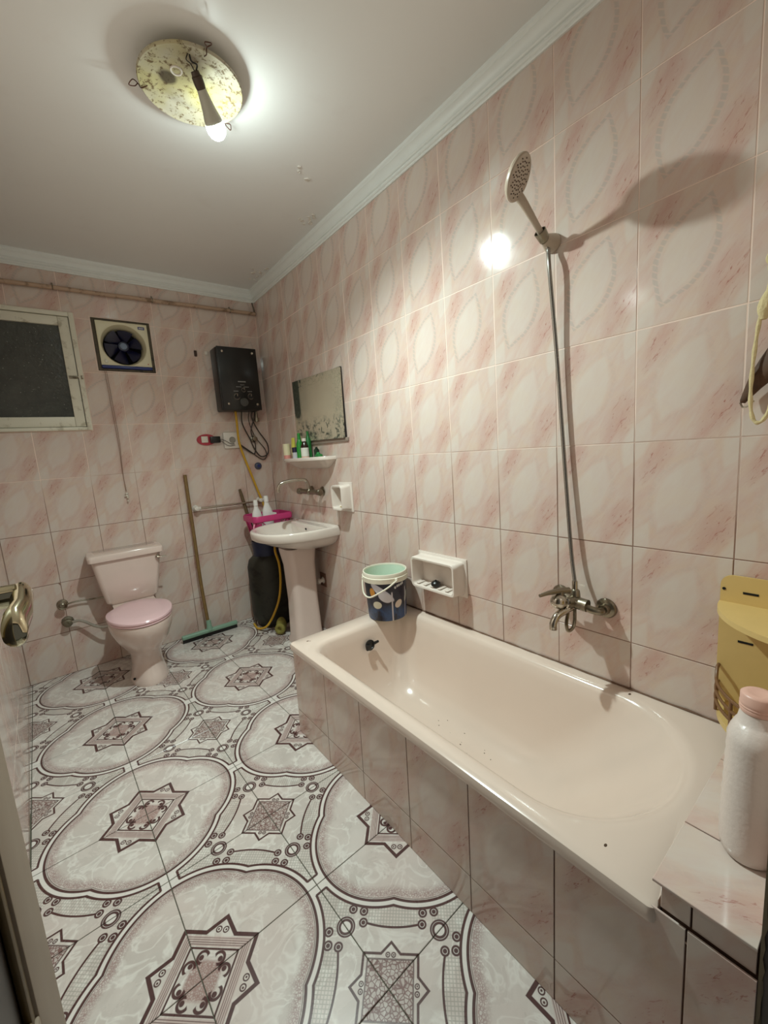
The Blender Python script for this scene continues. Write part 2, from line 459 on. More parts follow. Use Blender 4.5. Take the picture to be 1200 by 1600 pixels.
# re-base the floor object so that its own axes are the tile lattice
floor.location = (FO[0], FO[1], 0); floor.rotation_euler = (0, 0, FT)
inv = Matrix.Translation((FO[0], FO[1], 0)) @ Matrix.Rotation(FT, 4, 'Z'); floor.data.transform(inv.inverted())
M_FLOOR = floor_mat(floor)
def clip(poly, a, b):   # keep left of a->b
    out = []
    for i in range(len(poly)):
        p, q = poly[i], poly[(i + 1) % len(poly)]
        sp = (b[0] - a[0]) * (p[1] - a[1]) - (b[1] - a[1]) * (p[0] - a[0]); sq = (b[0] - a[0]) * (q[1] - a[1]) - (b[1] - a[1]) * (q[0] - a[0])
        if sp >= 0: out.append(p)
        if (sp >= 0) != (sq >= 0):
            t = sp / (sp - sq); out.append((p[0] + (q[0] - p[0]) * t, p[1] + (q[1] - p[1]) * t))
    return out
ROOM = [(0, YB), (leftx(YB), YB), (leftx(-3.2), -3.2), (0, -3.2)]
ROOMC = []
for X_, Y_ in ROOM:
    c, s = math.cos(FT), math.sin(FT); dx, dy = X_ - FO[0], Y_ - FO[1]
    ROOMC.append((dx * c + dy * s, -dx * s + dy * c))
for i in range(-2, 7):
    for j in range(-6, 9):
        g = 0.0013
        poly = [(i * S_ + g, j * S_ + g), ((i + 1) * S_ - g, j * S_ + g), ((i + 1) * S_ - g, (j + 1) * S_ - g), (i * S_ + g, (j + 1) * S_ - g)]
        for k in range(4): 
            if poly: poly = clip(poly, ROOMC[k], ROOMC[(k + 1) % 4])
        if len(poly) < 3: continue
        area = abs(sum(poly[k][0] * poly[(k + 1) % len(poly)][1] - poly[(k + 1) % len(poly)][0] * poly[k][1] for k in range(len(poly)))) / 2
        if area < 0.0004: continue
        bm = BM(); cx, cy = (i + .5) * S_, (j + .5) * S_
        f1 = 1 - 0.0014 / S_ * 2
        mx = sum(p[0] for p in poly) / len(poly); my = sum(p[1] for p in poly) / len(poly)
        loft(bm, [[Vector((x - cx, y - cy, -0.0028)) for x, y in poly], [Vector((x - cx, y - cy, -0.0010)) for x, y in poly],
                  [Vector((mx + (x - mx) * f1 - cx, my + (y - my) * f1 - cy, 0)) for x, y in poly]])
        bmesh.ops.recalc_face_normals(bm, faces=bm.faces)
        me = bpy.data.meshes.new('tile'); bm.to_mesh(me); bm.free(); me.materials.append(M_FLOOR)
        o = bpy.data.objects.new('tile', me); COL.objects.link(o); o.parent = floor; o.location = (cx, cy, 0)

# ---------------------------------------------------------------- ceiling and crown moulding
def ceil_mat():
    m = bpy.data.materials.new('glossy_ceiling_paint'); m.use_nodes = True; nt = m.node_tree; N.nt = nt
    b = nt.nodes['Principled BSDF']; co = texco('Object')
    n = noise(co, 1.6, 4, 0.5); n2 = noise(co, 7, 5, 0.6)
    c = mix(n, srgb(228, 225, 222), srgb(236, 236, 233)); c = mix(gt(n2, 0.66, 0.06) * 0.2, c, srgb(220, 214, 210))
    nt.links.new(c, b.inputs['Base Color']); b.inputs['Roughness'].default_value = 0.38
    bp = nt.nodes.new('ShaderNodeBump'); bp.inputs['Strength'].default_value = 0.25; bp.inputs['Distance'].default_value = 0.006
    nt.links.new(noise(co, 5, 4, 0.6).v, bp.inputs['Height']); nt.links.new(bp.outputs[0], b.inputs['Normal'])
    return m
ceil = slab('ceiling', -1.85, 0.10, YF - 0.16, YB + 0.1, ZC, ZC + 0.1, ceil_mat())
M_PLASTER = mat('white_plaster_moulding', srgb(232, 234, 230), 0.4, var=0.03)
PROF = [(0.0, -0.084), (0.007, -0.084), (0.009, -0.080), (0.009, -0.076), (0.013, -0.074), (0.016, -0.070), (0.016, -0.066), (0.012, -0.063), (0.012, -0.060),
        (0.017, -0.058), (0.020, -0.054), (0.020, -0.050), (0.016, -0.047), (0.016, -0.044), (0.019, -0.036), (0.024, -0.028), (0.031, -0.022), (0.034, -0.020), (0.034, -0.017), (0.037, -0.014), (0.040, -0.011), (0.041, -0.006), (0.041, 0.0), (0.0, 0.0)]
def crown(name, ends, nrm, mitre):
    """ends: two wall points; mitre: amount each end shortens per unit of projection"""
    bm = BM(); a, b = Vector(ends[0]), Vector(ends[1]); t = (b - a).normalized(); nrm = Vector(nrm)
    rings = []
    for p, sgn, mi in ((a, 1, mitre[0]), (b, -1, mitre[1])):
        rings.append([p + nrm * q + t * (sgn * q * mi) + Vector((0, 0, ZC + z)) for q, z in PROF])
    loft(bm, rings); return struct(mesh_obj(name, bm, M_PLASTER, angle=25))
crown('trim_1', ((0, YB, 0), (0, YF, 0)), (-1, 0, 0), (1, 1))
crown('trim_2', ((leftx(YB), YB, 0), (0, YB, 0)), (0, -1, 0), (1, 1))
crown('trim_3', ((leftx(YB), YB, 0), (leftx(YF), YF, 0)), ln, (1, 1))
crown('trim_4', ((leftx(YF), YF, 0), (0, YF, 0)), (0, 1, 0), (1, 1))
# flakes of loose paint on the ceiling
M_FLAKE = mat('loose_white_paint', srgb(222, 214, 204), 0.6)
bm = BM(); rng = random.Random(2)
for (fx_, fy_, n_) in ((-0.10, 0.10, 7), (-0.06, 0.26, 4), (-0.11, -0.62, 8), (-0.30, -0.95, 3)):
    for k in range(n_):
        c0 = Vector((fx_ + rng.uniform(-.05, .04), fy_ + rng.uniform(-.06, .06), ZC)); s0 = rng.uniform(.006, .016)
        pts = [c0 + Vector((math.cos(a) * s0 * rng.uniform(.5, 1.2), math.sin(a) * s0 * rng.uniform(.5, 1.2), 0)) for a in [k2 * PI / 3 for k2 in range(6)]]
        top = [p + Vector((0, 0, -0.001 - rng.uniform(0, .006))) for p in pts]
        loft(bm, [pts, top])
o = mesh_obj('paint_flakes', bm, M_FLAKE, parent=ceil, smooth=False); o['kind'] = 'stuff'; o['label'] = 'small curling flakes of loose white ceiling paint'

# ---------------------------------------------------------------- shared materials
M_CHROME = mat('worn_chrome', srgb(196, 190, 178), 0.16, 1.0, var=0.08)
M_CHROME2 = mat('dull_chrome', srgb(150, 142, 126), 0.32, 1.0, var=0.15, dirt=srgb(96, 84, 66), dirt_amt=0.4)
M_CERAM = mat('white_glazed_ceramic', srgb(228, 216, 206), 0.12, var=0.03, coat=0.4)
M_PINKC = mat('pale_pink_glazed_ceramic', srgb(222, 202, 192), 0.12, var=0.03, coat=0.4)
M_WHITEP = mat('white_plastic', srgb(226, 218, 208), 0.35, var=0.04)
M_BLACKP = mat('black_plastic', srgb(22, 22, 22), 0.35, var=0.1)
M_DARK = mat('dark_void', srgb(12, 10, 9), 0.9)
M_RUST = mat('rusty_wire', srgb(96, 62, 48), 0.6, 0.6, var=0.3)

# ---------------------------------------------------------------- bathtub
M_TUB = mat('blush_bath_enamel', srgb(226, 207, 193), 0.16, var=0.03, scale=2.5, coat=0.5, spec=0.6)
M_TUBDIRT = mat('dark_grime', srgb(96, 70, 50), 0.8, var=0.4)
TZ = 0.436
tub = thing('bathtub', 'blush pink enamelled bathtub built in along the tiled wall', 'bathtub', (-0.33, -1.80, 0.0))
def tub_ring(hx0, hx1, y0, y1, rf, rn, z, n=12, sq=1.0):
    """y1 far end (drain), y0 near end; rf, rn corner radii (rn elliptical)"""
    pts = []
    def corner(cx, cy, rx, ry, a0):
        for k in range(n + 1):
            a = a0 + PI / 2 * k / n; pts.append(Vector((cx + rx * math.cos(a), cy + ry * math.sin(a), z)))
    corner(hx1 - rf, y1 - rf, rf, rf, 0); corner(hx0 + rf, y1 - rf, rf, rf, PI / 2)
    rx = min(rn[0], (hx1 - hx0) / 2 - 0.001)
    corner(hx0 + rx, y0 + rn[1], rx, rn[1], PI); corner(hx1 - rx, y0 + rn[1], rx, rn[1], 3 * PI / 2)
    return pts
rings = [
    tub_ring(-0.655, -0.005, -2.548, -1.062, 0.010, (0.012, 0.012), TZ - 0.040),
    tub_ring(-0.668, -0.0045, -2.552, -1.056, 0.016, (0.014, 0.014), TZ - 0.034),
    tub_ring(-0.671, -0.0045, -2.553, -1.053, 0.018, (0.016, 0.016), TZ - 0.016),
    tub_ring(-0.667, -0.0045, -2.552, -1.057, 0.018, (0.016, 0.016), TZ - 0.004),
    tub_ring(-0.658, -0.004, -2.549, -1.064, 0.018, (0.016, 0.016), TZ),
    tub_ring(-0.635, -0.034, -2.512, -1.138, 0.085, (0.285, 0.245), TZ),
    tub_ring(-0.622, -0.046, -2.500, -1.150, 0.085, (0.28, 0.24), TZ - 0.0008),
    tub_ring(-0.610, -0.056, -2.488, -1.162, 0.085, (0.27, 0.24), TZ - 0.006),
    tub_ring(-0.602, -0.064, -2.476, -1.170, 0.085, (0.26, 0.24), TZ - 0.020),
    tub_ring(-0.592, -0.074, -2.445, -1.180, 0.085, (0.25, 0.25), TZ - 0.06),
    tub_ring(-0.575, -0.090, -2.370, -1.195, 0.09, (0.24, 0.26), TZ - 0.14),
    tub_ring(-0.555, -0.108, -2.280, -1.215, 0.10, (0.22, 0.24), TZ - 0.22),
    tub_ring(-0.530, -0.132, -2.190, -1.245, 0.11, (0.20, 0.22), TZ - 0.30),
    tub_ring(-0.490, -0.172, -2.110, -1.290, 0.11, (0.15, 0.18), TZ - 0.350),
    tub_ring(-0.430, -0.232, -2.020, -1.360, 0.08, (0.09, 0.12), TZ - 0.372),
    tub_ring(-0.370, -0.292, -1.900, -1.480, 0.035, (0.035, 0.05), TZ - 0.378)]
bm = BM(); loft(bm, rings, cap0=False, cap1=True)
bm.normal_update()
mesh_obj('basin', bm, M_TUB, tub, angle=40)
# overflow with broken black cap on the far end
bm = BM(); lathe(bm, (-0.316, -1.196, 0.343), (0, -1, 0.12), [(0, 0.026), (0.006, 0.026), (0.008, 0.018), (0.004, 0.016)], 24)
box(bm, -0.345, -0.320, -1.215, -1.200, 0.326, 0.355, 0.004)
cyl(bm, (-0.295, -1.200, 0.345), (-0.282, -1.222, 0.360), 0.008, 0.006)
o = mesh_obj('overflow_cap', bm, M_BLACKP, tub); o['label'] = 'broken black overflow cap'
bm = BM(); lathe(bm, (-0.33, -1.42, TZ - 0.3775), (0, 0, 1), [(0, 0.030), (0.002, 0.030), (0.003, 0.024), (0.0005, 0.020)], 24); mesh_obj('drain', bm, M_CHROME2, tub)
bm = BM(); rng = random.Random(11)
for k in range(110):
    y = rng.uniform(-2.2, -1.3); x = rng.uniform(-0.52, -0.16); rr = rng.uniform(0.0010, 0.0028)
    # specks lie on the tub floor
    if not (-0.485 < x < -0.18 and -1.88 < y < -1.50): continue
    q = abs(x + 0.33); zz_ = -0.378 + (0.006 * (q - 0.04) / 0.06 if q < 0.10 else 0.006 + 0.022 * (q - 0.10) / 0.06) * (q > 0.04)
    sphere(bm, (x, y, TZ + zz_), rr, 1, rng.uniform(.7, 2), 0.5, seg=6)
for (x, y, z, r) in ((-0.60, -1.11, TZ, .004), (-0.592, -1.118, TZ, .0022), (-0.608, -2.44, TZ, .003), (-0.03, -2.26, TZ, .004)):
    sphere(bm, (x, y, z), r, 1.6, 1, .3, seg=8)
o = mesh_obj('grime_specks', bm, M_TUBDIRT, tub); o['kind'] = 'stuff'; o['label'] = 'dark specks of grime on the enamel'
# silicone / rust line where tub meets wall
bm = BM(); rng = random.Random(5)
pts = [(-0.003, y, TZ + 0.002 + rng.uniform(-.001, .002)) for y in [-1.06 - 0.05 * k for k in range(31)]]
tube(bm, pts, 0.0028, n=2, seg=6, rf=lambda t: 0.6 + 0.8 * abs(math.sin(t * 61)))
mesh_obj('wall_joint', bm, mat('brown_sealant', srgb(122, 92, 72), 0.7, var=0.35, scale=40), tub)

# tiled apron of the tub and the ledge at its near end
M_APRON = M_GROUT
ap = thing('bath_surround', 'pink tiled apron and raised end ledge boxing in the bathtub', 'bath surround', (-0.68, -1.9, 0.0))
def apx(z): return -0.661 - 0.008 * (1 - max(0, min(z, 0.495)) / 0.436)
bm = BM()
loft(bm, [[Vector((apx(z) + 0.003, y, z)), Vector((apx(z) + 0.028, y, z)), Vector((apx(z) + 0.028, y2, z)), Vector((apx(z) + 0.003, y2, z))] for z, y, y2 in ((0.0, -1.118, -2.69), (0.40, -1.075, -2.69))])
box(bm, -0.648, -0.62, -2.688, -2.556, 0.395, 0.486)
box(bm, -0.66, -0.004, -1.120, -1.075, 0, 0.395)
box(bm, -0.64, -0.004, -2.688, -2.557, 0.30, 0.4895)
mesh_obj('backing', bm, mat('brown_joint', srgb(116, 84, 66), 0.8, var=0.2), ap, smooth=False)
def apf(u, z, d): return Vector((apx(z) + 0.003 - d, -u, z))
uvb = [1.075, 1.355, 1.605, 1.864, 2.112, 2.356, 2.597, 2.69]
def surround_tile(rects, fn, U0, Z0, name='tile', d=TH, W=0.25):
    bm = BM(); uvl = bm.loops.layers.uv.new('UVMap')
    for r in rects: add_box_piece(bm, uvl, fn, *r, lambda x, z: ((x - U0) / W, (z - Z0) / 0.32424), d, 0.0008)
    bmesh.ops.recalc_face_normals(bm, faces=bm.faces)
    cen = sum((v.co for v in bm.verts), Vector()) / len(bm.verts)
    bmesh.ops.translate(bm, verts=bm.verts, vec=-cen)
    me = bpy.data.meshes.new(name); bm.to_mesh(me); bm.free(); me.materials.append(M_TILE)
    o = bpy.data.objects.new(name, me); COL.objects.link(o); o.parent = ap; o.location = cen - Vector(ap.location)
for i in range(7):
    a, b = uvb[i] + 0.0015, uvb[i + 1] - 0.0015
    if i == 0:  # bottom-left of first tile follows the leaning end
        a += 0.0
    surround_tile([(a, b, 0.001, 0.112)], apf, uvb[i], -0.212)
    surround_tile([(a, b, 0.115, 0.400 if b < 2.55 else 0.434)], apf, uvb[i], 0.115)
fl_ = lambda u, z, d: Vector((-0.651 - d, -u, z))
surround_tile([(2.556, 2.6, 0.437, 0.482)], fl_, 2.35, 0.437); surround_tile([(2.603, 2.686, 0.437, 0.482)], fl_, 2.60, 0.437)
fe = lambda u, z, d: Vector((-u, -1.075 + d, z))
for (a, b) in ((0.004, 0.16), (0.163, 0.41), (0.413, 0.655)):
    surround_tile([(a, b, 0.001, 0.112)], fe, a, -0.212); surround_tile([(a, b, 0.115, 0.396)], fe, a, 0.115)
# ledge top tiles lie flat: u along x, z stands for -y
ftop = lambda u, z, d: Vector((u, -z, 0.4900 + d))
for (a, b) in ((-0.664, -0.497), (-0.494, -0.248), (-0.245, -0.004)):
    surround_tile([(a, b, 2.545, 2.687)], ftop, a, 2.40, d=0.005)

# ---------------------------------------------------------------- ceiling light
def disc_mat():
    m = bpy.data.materials.new('rusty_painted_pan'); m.use_nodes = True; nt = m.node_tree; N.nt = nt
    b = nt.nodes['Principled BSDF']; co = texco('Object')
    n = noise(co, 60, 5, 0.75); n2 = noise(co, 9, 3); n3 = noise(co, 5.0, 3, 0.5, 0.3)
    c = mix(gt(n2, 0.5, 0.12), srgb(184, 176, 156), srgb(182, 172, 128))
    c = mix(gt(n, 0.565, 0.03), c, srgb(112, 92, 62))
    x, y, z = xyz(co)
    c = mix(lt(nhyp(x + 0.072, y - 0.005) + (n3 - 0.5) * 0.03, 0.028, 0.006) * 0.85, c, srgb(66, 54, 46))
    c = mix(lt(nhyp(x - 0.05, y - 0.02) + (n3 - 0.5) * 0.06, 0.05, 0.03) * 0.5, c, srgb(206, 196, 110))
    nt.links.new(c, b.inputs['Base Color']); b.inputs['Roughness'].default_value = 0.5; b.inputs['Metallic'].default_value = 0.25
    return m
LC = Vector((-0.848, -1.200, 2.520))
lamp = thing('ceiling_light', 'round rusty ceiling lamp pan with a bare lit bulb', 'ceiling light', (LC.x, LC.y, ZC))
bm = BM(); lathe(bm, (LC.x, LC.y, ZC), (0, 0, -1), [(0, 0.05), (0.030, 0.05)], 32)
lathe(bm, (LC.x, LC.y, 0), (0, 0, 1), [(2.522, 0.0), (2.522, 0.085), (2.526, 0.098), (2.524, 0.112), (2.519, 0.125), (2.518, 0.150), (2.514, 0.156), (2.513, 0.159), (2.517, 0.162), (2.5225, 0.161), (2.527, 0.152), (2.529, 0.0)], 64, cap=False)
mesh_obj('backplate', bm, disc_mat(), lamp, angle=50)
bm = BM(); torus(bm, (LC.x - 0.055, LC.y - 0.035, 2.5215), (0, 0, 1), 0.016, 0.003, 24, 6)
mesh_obj('cable_hole', bm, M_WHITEP, lamp)
for a in (271, 152, 33):
    a = math.radians(a); e = Vector((math.cos(a), math.sin(a), 0)); q = Vector((-e.y, e.x, 0)); p = LC + e * 0.158
    bm = BM(); tube(bm, [p - e * 0.02 + Vector((0, 0, -.004)), p + Vector((0, 0, -.012)), p + e * 0.008 + Vector((0, 0, 0)), p + e * 0.020 + q * 0.010 + Vector((0, 0, .004)), p + e * 0.036 + q * .002 + Vector((0, 0, -.006)), p + e * 0.022 - q * 0.010 + Vector((0, 0, .0)), p + e * .010], 0.0016, n=5, seg=6)
    mesh_obj('spring_clip', bm, M_RUST, lamp)
B0 = Vector((-0.791, -1.220, 2.410)); S0 = Vector((-0.858, -1.282, 2.497)); bd = (S0 - B0).normalized()
bm = BM(); lathe(bm, B0 + bd * 0.105, bd, [(-0.012, 0.0145), (0.0, 0.0165), (0.018, 0.0165), (0.020, 0.0135), (0.030, 0.0125), (0.031, 0.004)], 24)
mesh_obj('lamp_holder', bm, mat('aged_bakelite', srgb(72, 58, 46), 0.5), lamp)
bm = BM(); lathe(bm, B0, bd, [(0.010, 0.0295), (0.022, 0.0285), (0.045, 0.0225), (0.075, 0.0175), (0.094, 0.0145), (0.096, 0.010)], 32)
mesh_obj('bulb_base', bm, mat('grey_bulb_housing', srgb(186, 184, 170), 0.4), lamp)
M_BULB = mat('lit_bulb', (1, 1, 1, 1), 0.5, emit=BULB_COLOR + (1,), estr=BULB_STRENGTH)
bm = BM(); lathe(bm, B0, bd, [(-0.0350, 0.0004), (-0.0340, 0.009), (-0.0300, 0.0175), (-0.022, 0.0255), (-0.012, 0.0300), (0.0, 0.0312), (0.010, 0.0300)], 32)
o = mesh_obj('bulb', bm, M_BULB, lamp); o['label'] = 'glowing white bulb dome'
# the directional part of the LED bulb's output leaves just below its dome
ld_ = bpy.data.lights.new('bulb_light', 'SPOT'); ld_.energy = LAMP_POWER; ld_.color = BULB_COLOR; ld_.spot_size = math.radians(178); ld_.spot_blend = 1.0; ld_.shadow_soft_size = 0.026
lo_b = bpy.data.objects.new('bulb_light', ld_); COL.objects.link(lo_b); lo_b.location = B0 - bd * 0.039 - Vector((0, 0, 0.028))
lo_b.rotation_euler = Vector((-0.16, -0.26, -1)).to_track_quat('-Z', 'Y').to_euler()
T0 = B0 + bd * 0.134
bm = BM(); tube(bm, [T0, T0 + Vector((-.012, -.006, .012)), (-0.893, -1.312, 2.505), (-0.886, -1.318, 2.524)], 0.0016, n=6, seg=6)
tube(bm, [T0 + Vector((.003, .003, 0)), T0 + Vector((.006, -.01, .014)), (-0.876, -1.306, 2.512), (-0.884, -1.318, 2.524)], 0.0026, n=6, seg=6)
mesh_obj('wire', bm, M_BLACKP, lamp)

# ---------------------------------------------------------------- window
M_CREAM = mat('cream_painted_wood', srgb(224, 220, 202), 0.45, var=0.04, scale=6, dirt=srgb(150, 138, 110), dirt_amt=0.15, dirt_scale=14)
win = struct(bpy.data.objects.new('window_1', None)); COL.objects.link(win); win.location = (-1.44, YB, 1.54)
WX0, WX1, WZ0, WZ1 = -1.712, -1.172, 1.540, 2.248
def member(name, parent, m, x0, x1, y0, y1, z0, z1, bev=0.0025): 
    bm = BM(); box(bm, x0, x1, y0, y1, z0, z1, bev); return mesh_obj(name, bm, m, parent, angle=40)
member('frame', win, M_CREAM, WX1 - 0.026, WX1, YB - 0.012, YB + 0.10, WZ0, WZ1)
member('frame', win, M_CREAM, WX0, WX0 + 0.026, YB - 0.012, YB + 0.10, WZ0, WZ1)
member('frame', win, M_CREAM, WX0 + .0262, WX1 - 0.0262, YB - 0.012, YB + 0.10, WZ1 - 0.024, WZ1)
member('frame', win, M_CREAM, WX0 + .0262, WX1 - 0.0262, YB - 0.016, YB + 0.10, WZ0, WZ0 + 0.020)
sx0, sx1, sz0, sz1 = WX0 + 0.030, WX1 - 0.030, WZ0 + 0.023, WZ1 - 0.028
member('sash_stile', win, M_CREAM, sx1 - 0.052, sx1, YB - 0.004, YB + 0.034, sz0, sz1)
member('sash_stile', win, M_CREAM, sx0, sx0 + 0.052, YB - 0.004, YB + 0.034, sz0, sz1)
member('sash_rail', win, M_CREAM, sx0 + .0525, sx1 - 0.0525, YB - 0.004, YB + 0.034, sz1 - 0.052, sz1)
member('sash_rail', win, M_CREAM, sx0 + .0525, sx1 - 0.0525, YB - 0.004, YB + 0.034, sz0, sz0 + 0.060)
def glass_mat():
    m = bpy.data.materials.new('dark_rippled_glass'); m.use_nodes = True; nt = m.node_tree; N.nt = nt
    b = nt.nodes['Principled BSDF']; co = texco('Object')
    c = mix(noise(co, 9, 5, 0.7), srgb(44, 46, 42), srgb(84, 86, 80)); sp = noise(co, 120, 2, 0.5)
    c = mix(gt(sp, 0.73, 0.02) * 0.5, c, srgb(190, 190, 180))
    nt.links.new(c, b.inputs['Base Color']); b.inputs['Roughness'].default_value = 0.22
    bp = nt.nodes.new('ShaderNodeBump'); bp.inputs['Strength'].default_value = 0.5; bp.inputs['Distance'].default_value = 0.004
    nt.links.new(noise(co, 45, 2).v, bp.inputs['Height']); nt.links.new(bp.outputs[0], b.inputs['Normal']); return m
member('pane', win, glass_mat(), sx0 + 0.048, sx1 - 0.048, YB + 0.012, YB + 0.018, sz0 + 0.056, sz1 - 0.048, 0)
bt = member('latch', win, M_CHROME2, -1.247, -1.192, YB - 0.010, YB - 0.0042, 1.855, 1.872, 0.001)
bm = BM(); cyl(bm, (-1.238, YB - 0.010, 1.8635), (-1.200, YB - 0.010, 1.8635), 0.0045); cyl(bm, (-1.222, YB - 0.010, 1.8635), (-1.222, YB - 0.026, 1.862), 0.003); box(bm, -1.186, -1.176, YB - 0.021, YB - 0.0122, 1.853, 1.874, 0.001)
mesh_obj('bolt', bm, M_CHROME2, bt)

# ---------------------------------------------------------------- exhaust fan
fan = thing('exhaust_fan', 'square cream exhaust fan with dark blue blades set in the back wall', 'fan', (-0.922, YB, 1.913))
M_FCREAM = mat('cream_fan_plastic', srgb(216, 208, 176), 0.35, var=0.04)
M_BLUE = mat('dark_blue_plastic', srgb(16, 18, 52), 0.3, var=0.15); M_BLUE2 = mat('royal_blue_plastic', srgb(42, 56, 118), 0.3)
FX0, FX1, FZ0, FZ1 = -1.085, -0.758, 1.914, 2.237
fr_ = BM()
for (a, b, c, d) in ((FX0, FX0 + .020, FZ0, FZ1), (FX1 - .020, FX1, FZ0, FZ1), (FX0 + .0201, FX1 - .0201, FZ1 - .016, FZ1), (FX0 + .0201, FX1 - .0201, FZ0, FZ0 + .014)):
    box(fr_, a, b, YB - 0.006, YB + 0.10, c, d, 0.0015)
mesh_obj('wall_frame', fr_, mat('grimy_dark_frame', srgb(84, 74, 56), 0.6, var=0.25, dirt=srgb(36, 30, 24), dirt_amt=0.5, dirt_scale=20), fan)
# face plate with a round opening
fc = Vector((-0.925, 0, 2.078)); RO = 0.122
bm = BM(); n = 64; hx0, hx1, hz0, hz1 = -1.066, -0.778, 1.948, 2.220
def edge_pt(a):
    dx, dz = math.cos(a), math.sin(a); tx = ((hx1 - fc.x) / dx if dx > 1e-9 else (hx0 - fc.x) / dx if dx < -1e-9 else 1e9); tz = ((hz1 - fc.z) / dz if dz > 1e-9 else (hz0 - fc.z) / dz if dz < -1e-9 else 1e9)
    t = min(tx, tz); return fc.x + dx * t, fc.z + dz * t
def circ(r, y): return [Vector((fc.x + r * math.cos(2 * PI * k / n), y, fc.z + r * math.sin(2 * PI * k / n))) for k in range(n)]
ep = [edge_pt(2 * PI * k / n) for k in range(n)]
# snap nearest samples onto the plate's corners
for cx_, cz_ in ((hx0, hz0), (hx0, hz1), (hx1, hz0), (hx1, hz1)):
    k = min(range(n), key=lambda k: (ep[k][0] - cx_) ** 2 + (ep[k][1] - cz_) ** 2); ep[k] = (cx_, cz_)
loft(bm, [[Vector((x, YB + 0.01, z)) for x, z in ep], [Vector((x, YB - 0.016, z)) for x, z in ep], circ(RO + .014, YB - 0.018), circ(RO + .006, YB - 0.016), circ(RO, YB - 0.004), circ(RO - 0.010, YB + 0.04), circ(RO - .012, YB + 0.08)], cap0=False, cap1=False)
mesh_obj('face_plate', bm, M_FCREAM, fan, angle=35)
bm = BM(); lathe(bm, (fc.x, YB + 0.085, fc.z), (0, -1, 0), [(0, 0.115), (0.002, 0.115)], 40); mesh_obj('back_shutter', bm, M_DARK, fan)
for k in range(6):
    a0 = 2 * PI * k / 6 + 0.3; bm = BM(); grid = []
    for i in range(6):
        r = 0.026 + 0.080 * i / 5; row = []
        for j in range(6):
            a = a0 + (j / 5 - 0.5) * (0.95 - 0.12 * i / 5); tw = (j / 5 - 0.5) * 0.030
            row.append(Vector((fc.x + r * math.cos(a), YB + 0.030 + tw, fc.z + r * math.sin(a))))
        grid.append(row)
    top = [[bm.verts.new(p) for p in r] for r in grid]; bot = [[bm.verts.new(p + Vector((0, .0016, 0))) for p in r] for r in grid]
    for G_, fl in ((top, 0), (bot, 1)):
        for i in range(5):
            for j in range(5): bm.faces.new((G_[i][j], G_[i][j + 1], G_[i + 1][j + 1], G_[i + 1][j]))
    for i in range(5):
        bm.faces.new((top[i][0], top[i + 1][0], bot[i + 1][0], bot[i][0])); bm.faces.new((top[i][5], bot[i][5], bot[i + 1][5], top[i + 1][5]))
        bm.faces.new((top[5][i], top[5][i + 1], bot[5][i + 1], bot[5][i]))
    mesh_obj('blade', bm, M_BLUE, fan, angle=60)
bm = BM(); lathe(bm, (fc.x, YB + 0.05, fc.z), (0, -1, 0), [(0, .034), (0.030, .034), (0.036, .030), (0.037, .024)], 32); mesh_obj('hub', bm, M_BLUE, fan)
bm = BM(); lathe(bm, (fc.x, YB + 0.0135, fc.z), (0, -1, 0), [(0, .020), (0.004, .020), (0.008, .014), (0.009, .001)], 32); mesh_obj('hub_cap', bm, mat('grey_blue_cap', srgb(120, 136, 160), 0.35), fan)
member('lower_strip', fan, M_BLUE2, hx0, hx1, YB - 0.021, YB + 0.01, 1.929, 1.9475, 0.004)
bd_ = member('badge', fan, M_BLUE2, -0.832, -0.794, YB - 0.0195, YB - 0.0163, 2.186, 2.203, 0.0005)
bm = BM()
for k in range(5): box(bm, -0.826 + k * .0055, -0.8222 + k * .0055, YB - 0.0202, YB - 0.0196, 2.191, 2.197)
o = mesh_obj('lettering', bm, M_WHITEP, bd_, smooth=False); o['kind'] = 'stuff'
bm = BM(); lathe(bm, (-1.038, YB - 0.0165, 1.972), (0, -1, 0), [(0, .011), (0.006, .0105), (0.008, .007), (.0085, .001)], 24); mesh_obj('switch_knob', bm, mat('ivory_knob', srgb(226, 224, 206), .3), fan)
bm = BM(); sphere(bm, (-0.800, YB - 0.0165, 1.966), 0.004, 1, .5, 1, seg=10); mesh_obj('indicator', bm, mat('red_dot', srgb(176, 70, 60), .4), fan)
# pull cord
bm = BM()
tube(bm, [(-1.055, YB - 0.012, 1.915), (-1.052, YB - 0.012, 1.70), (-1.046, YB - 0.012, 1.44), (-1.049, YB - 0.012, 1.27), (-1.047, YB - 0.012, 1.13)], 0.0013, seg=6)
tube(bm, [(-1.046, YB - 0.014, 1.915), (-1.042, YB - 0.013, 1.70), (-1.038, YB - 0.012, 1.46), (-1.045, YB - 0.013, 1.33), (-1.048, YB - 0.012, 1.22), (-1.045, YB - 0.012, 1.13)], 0.0013, seg=6)
pc = thing('pull_cord', 'thin brown double cord hanging from the exhaust fan', 'cord', (-1.046, YB - 0.012, 1.915))
mesh_obj('cord', bm, mat('brown_cord', srgb(140, 112, 96), 0.8), pc)
bm = BM(); sphere(bm, (-1.047, YB - 0.014, 1.112), 0.009, seg=10); sphere(bm, (-1.043, YB - 0.014, 1.088), 0.007, 1, 1, 1.4, seg=10); sphere(bm, (-1.045, YB - 0.014, 1.064), 0.006, 1, 1, 1.5, seg=8)
box(bm, -1.060, -1.036, YB - 0.018, YB - 0.012, 1.096, 1.104, 0.002)
mesh_obj('pull_beads', bm, mat('clear_beads', srgb(206, 196, 180), 0.1, 0.0, coat=1.0), pc)

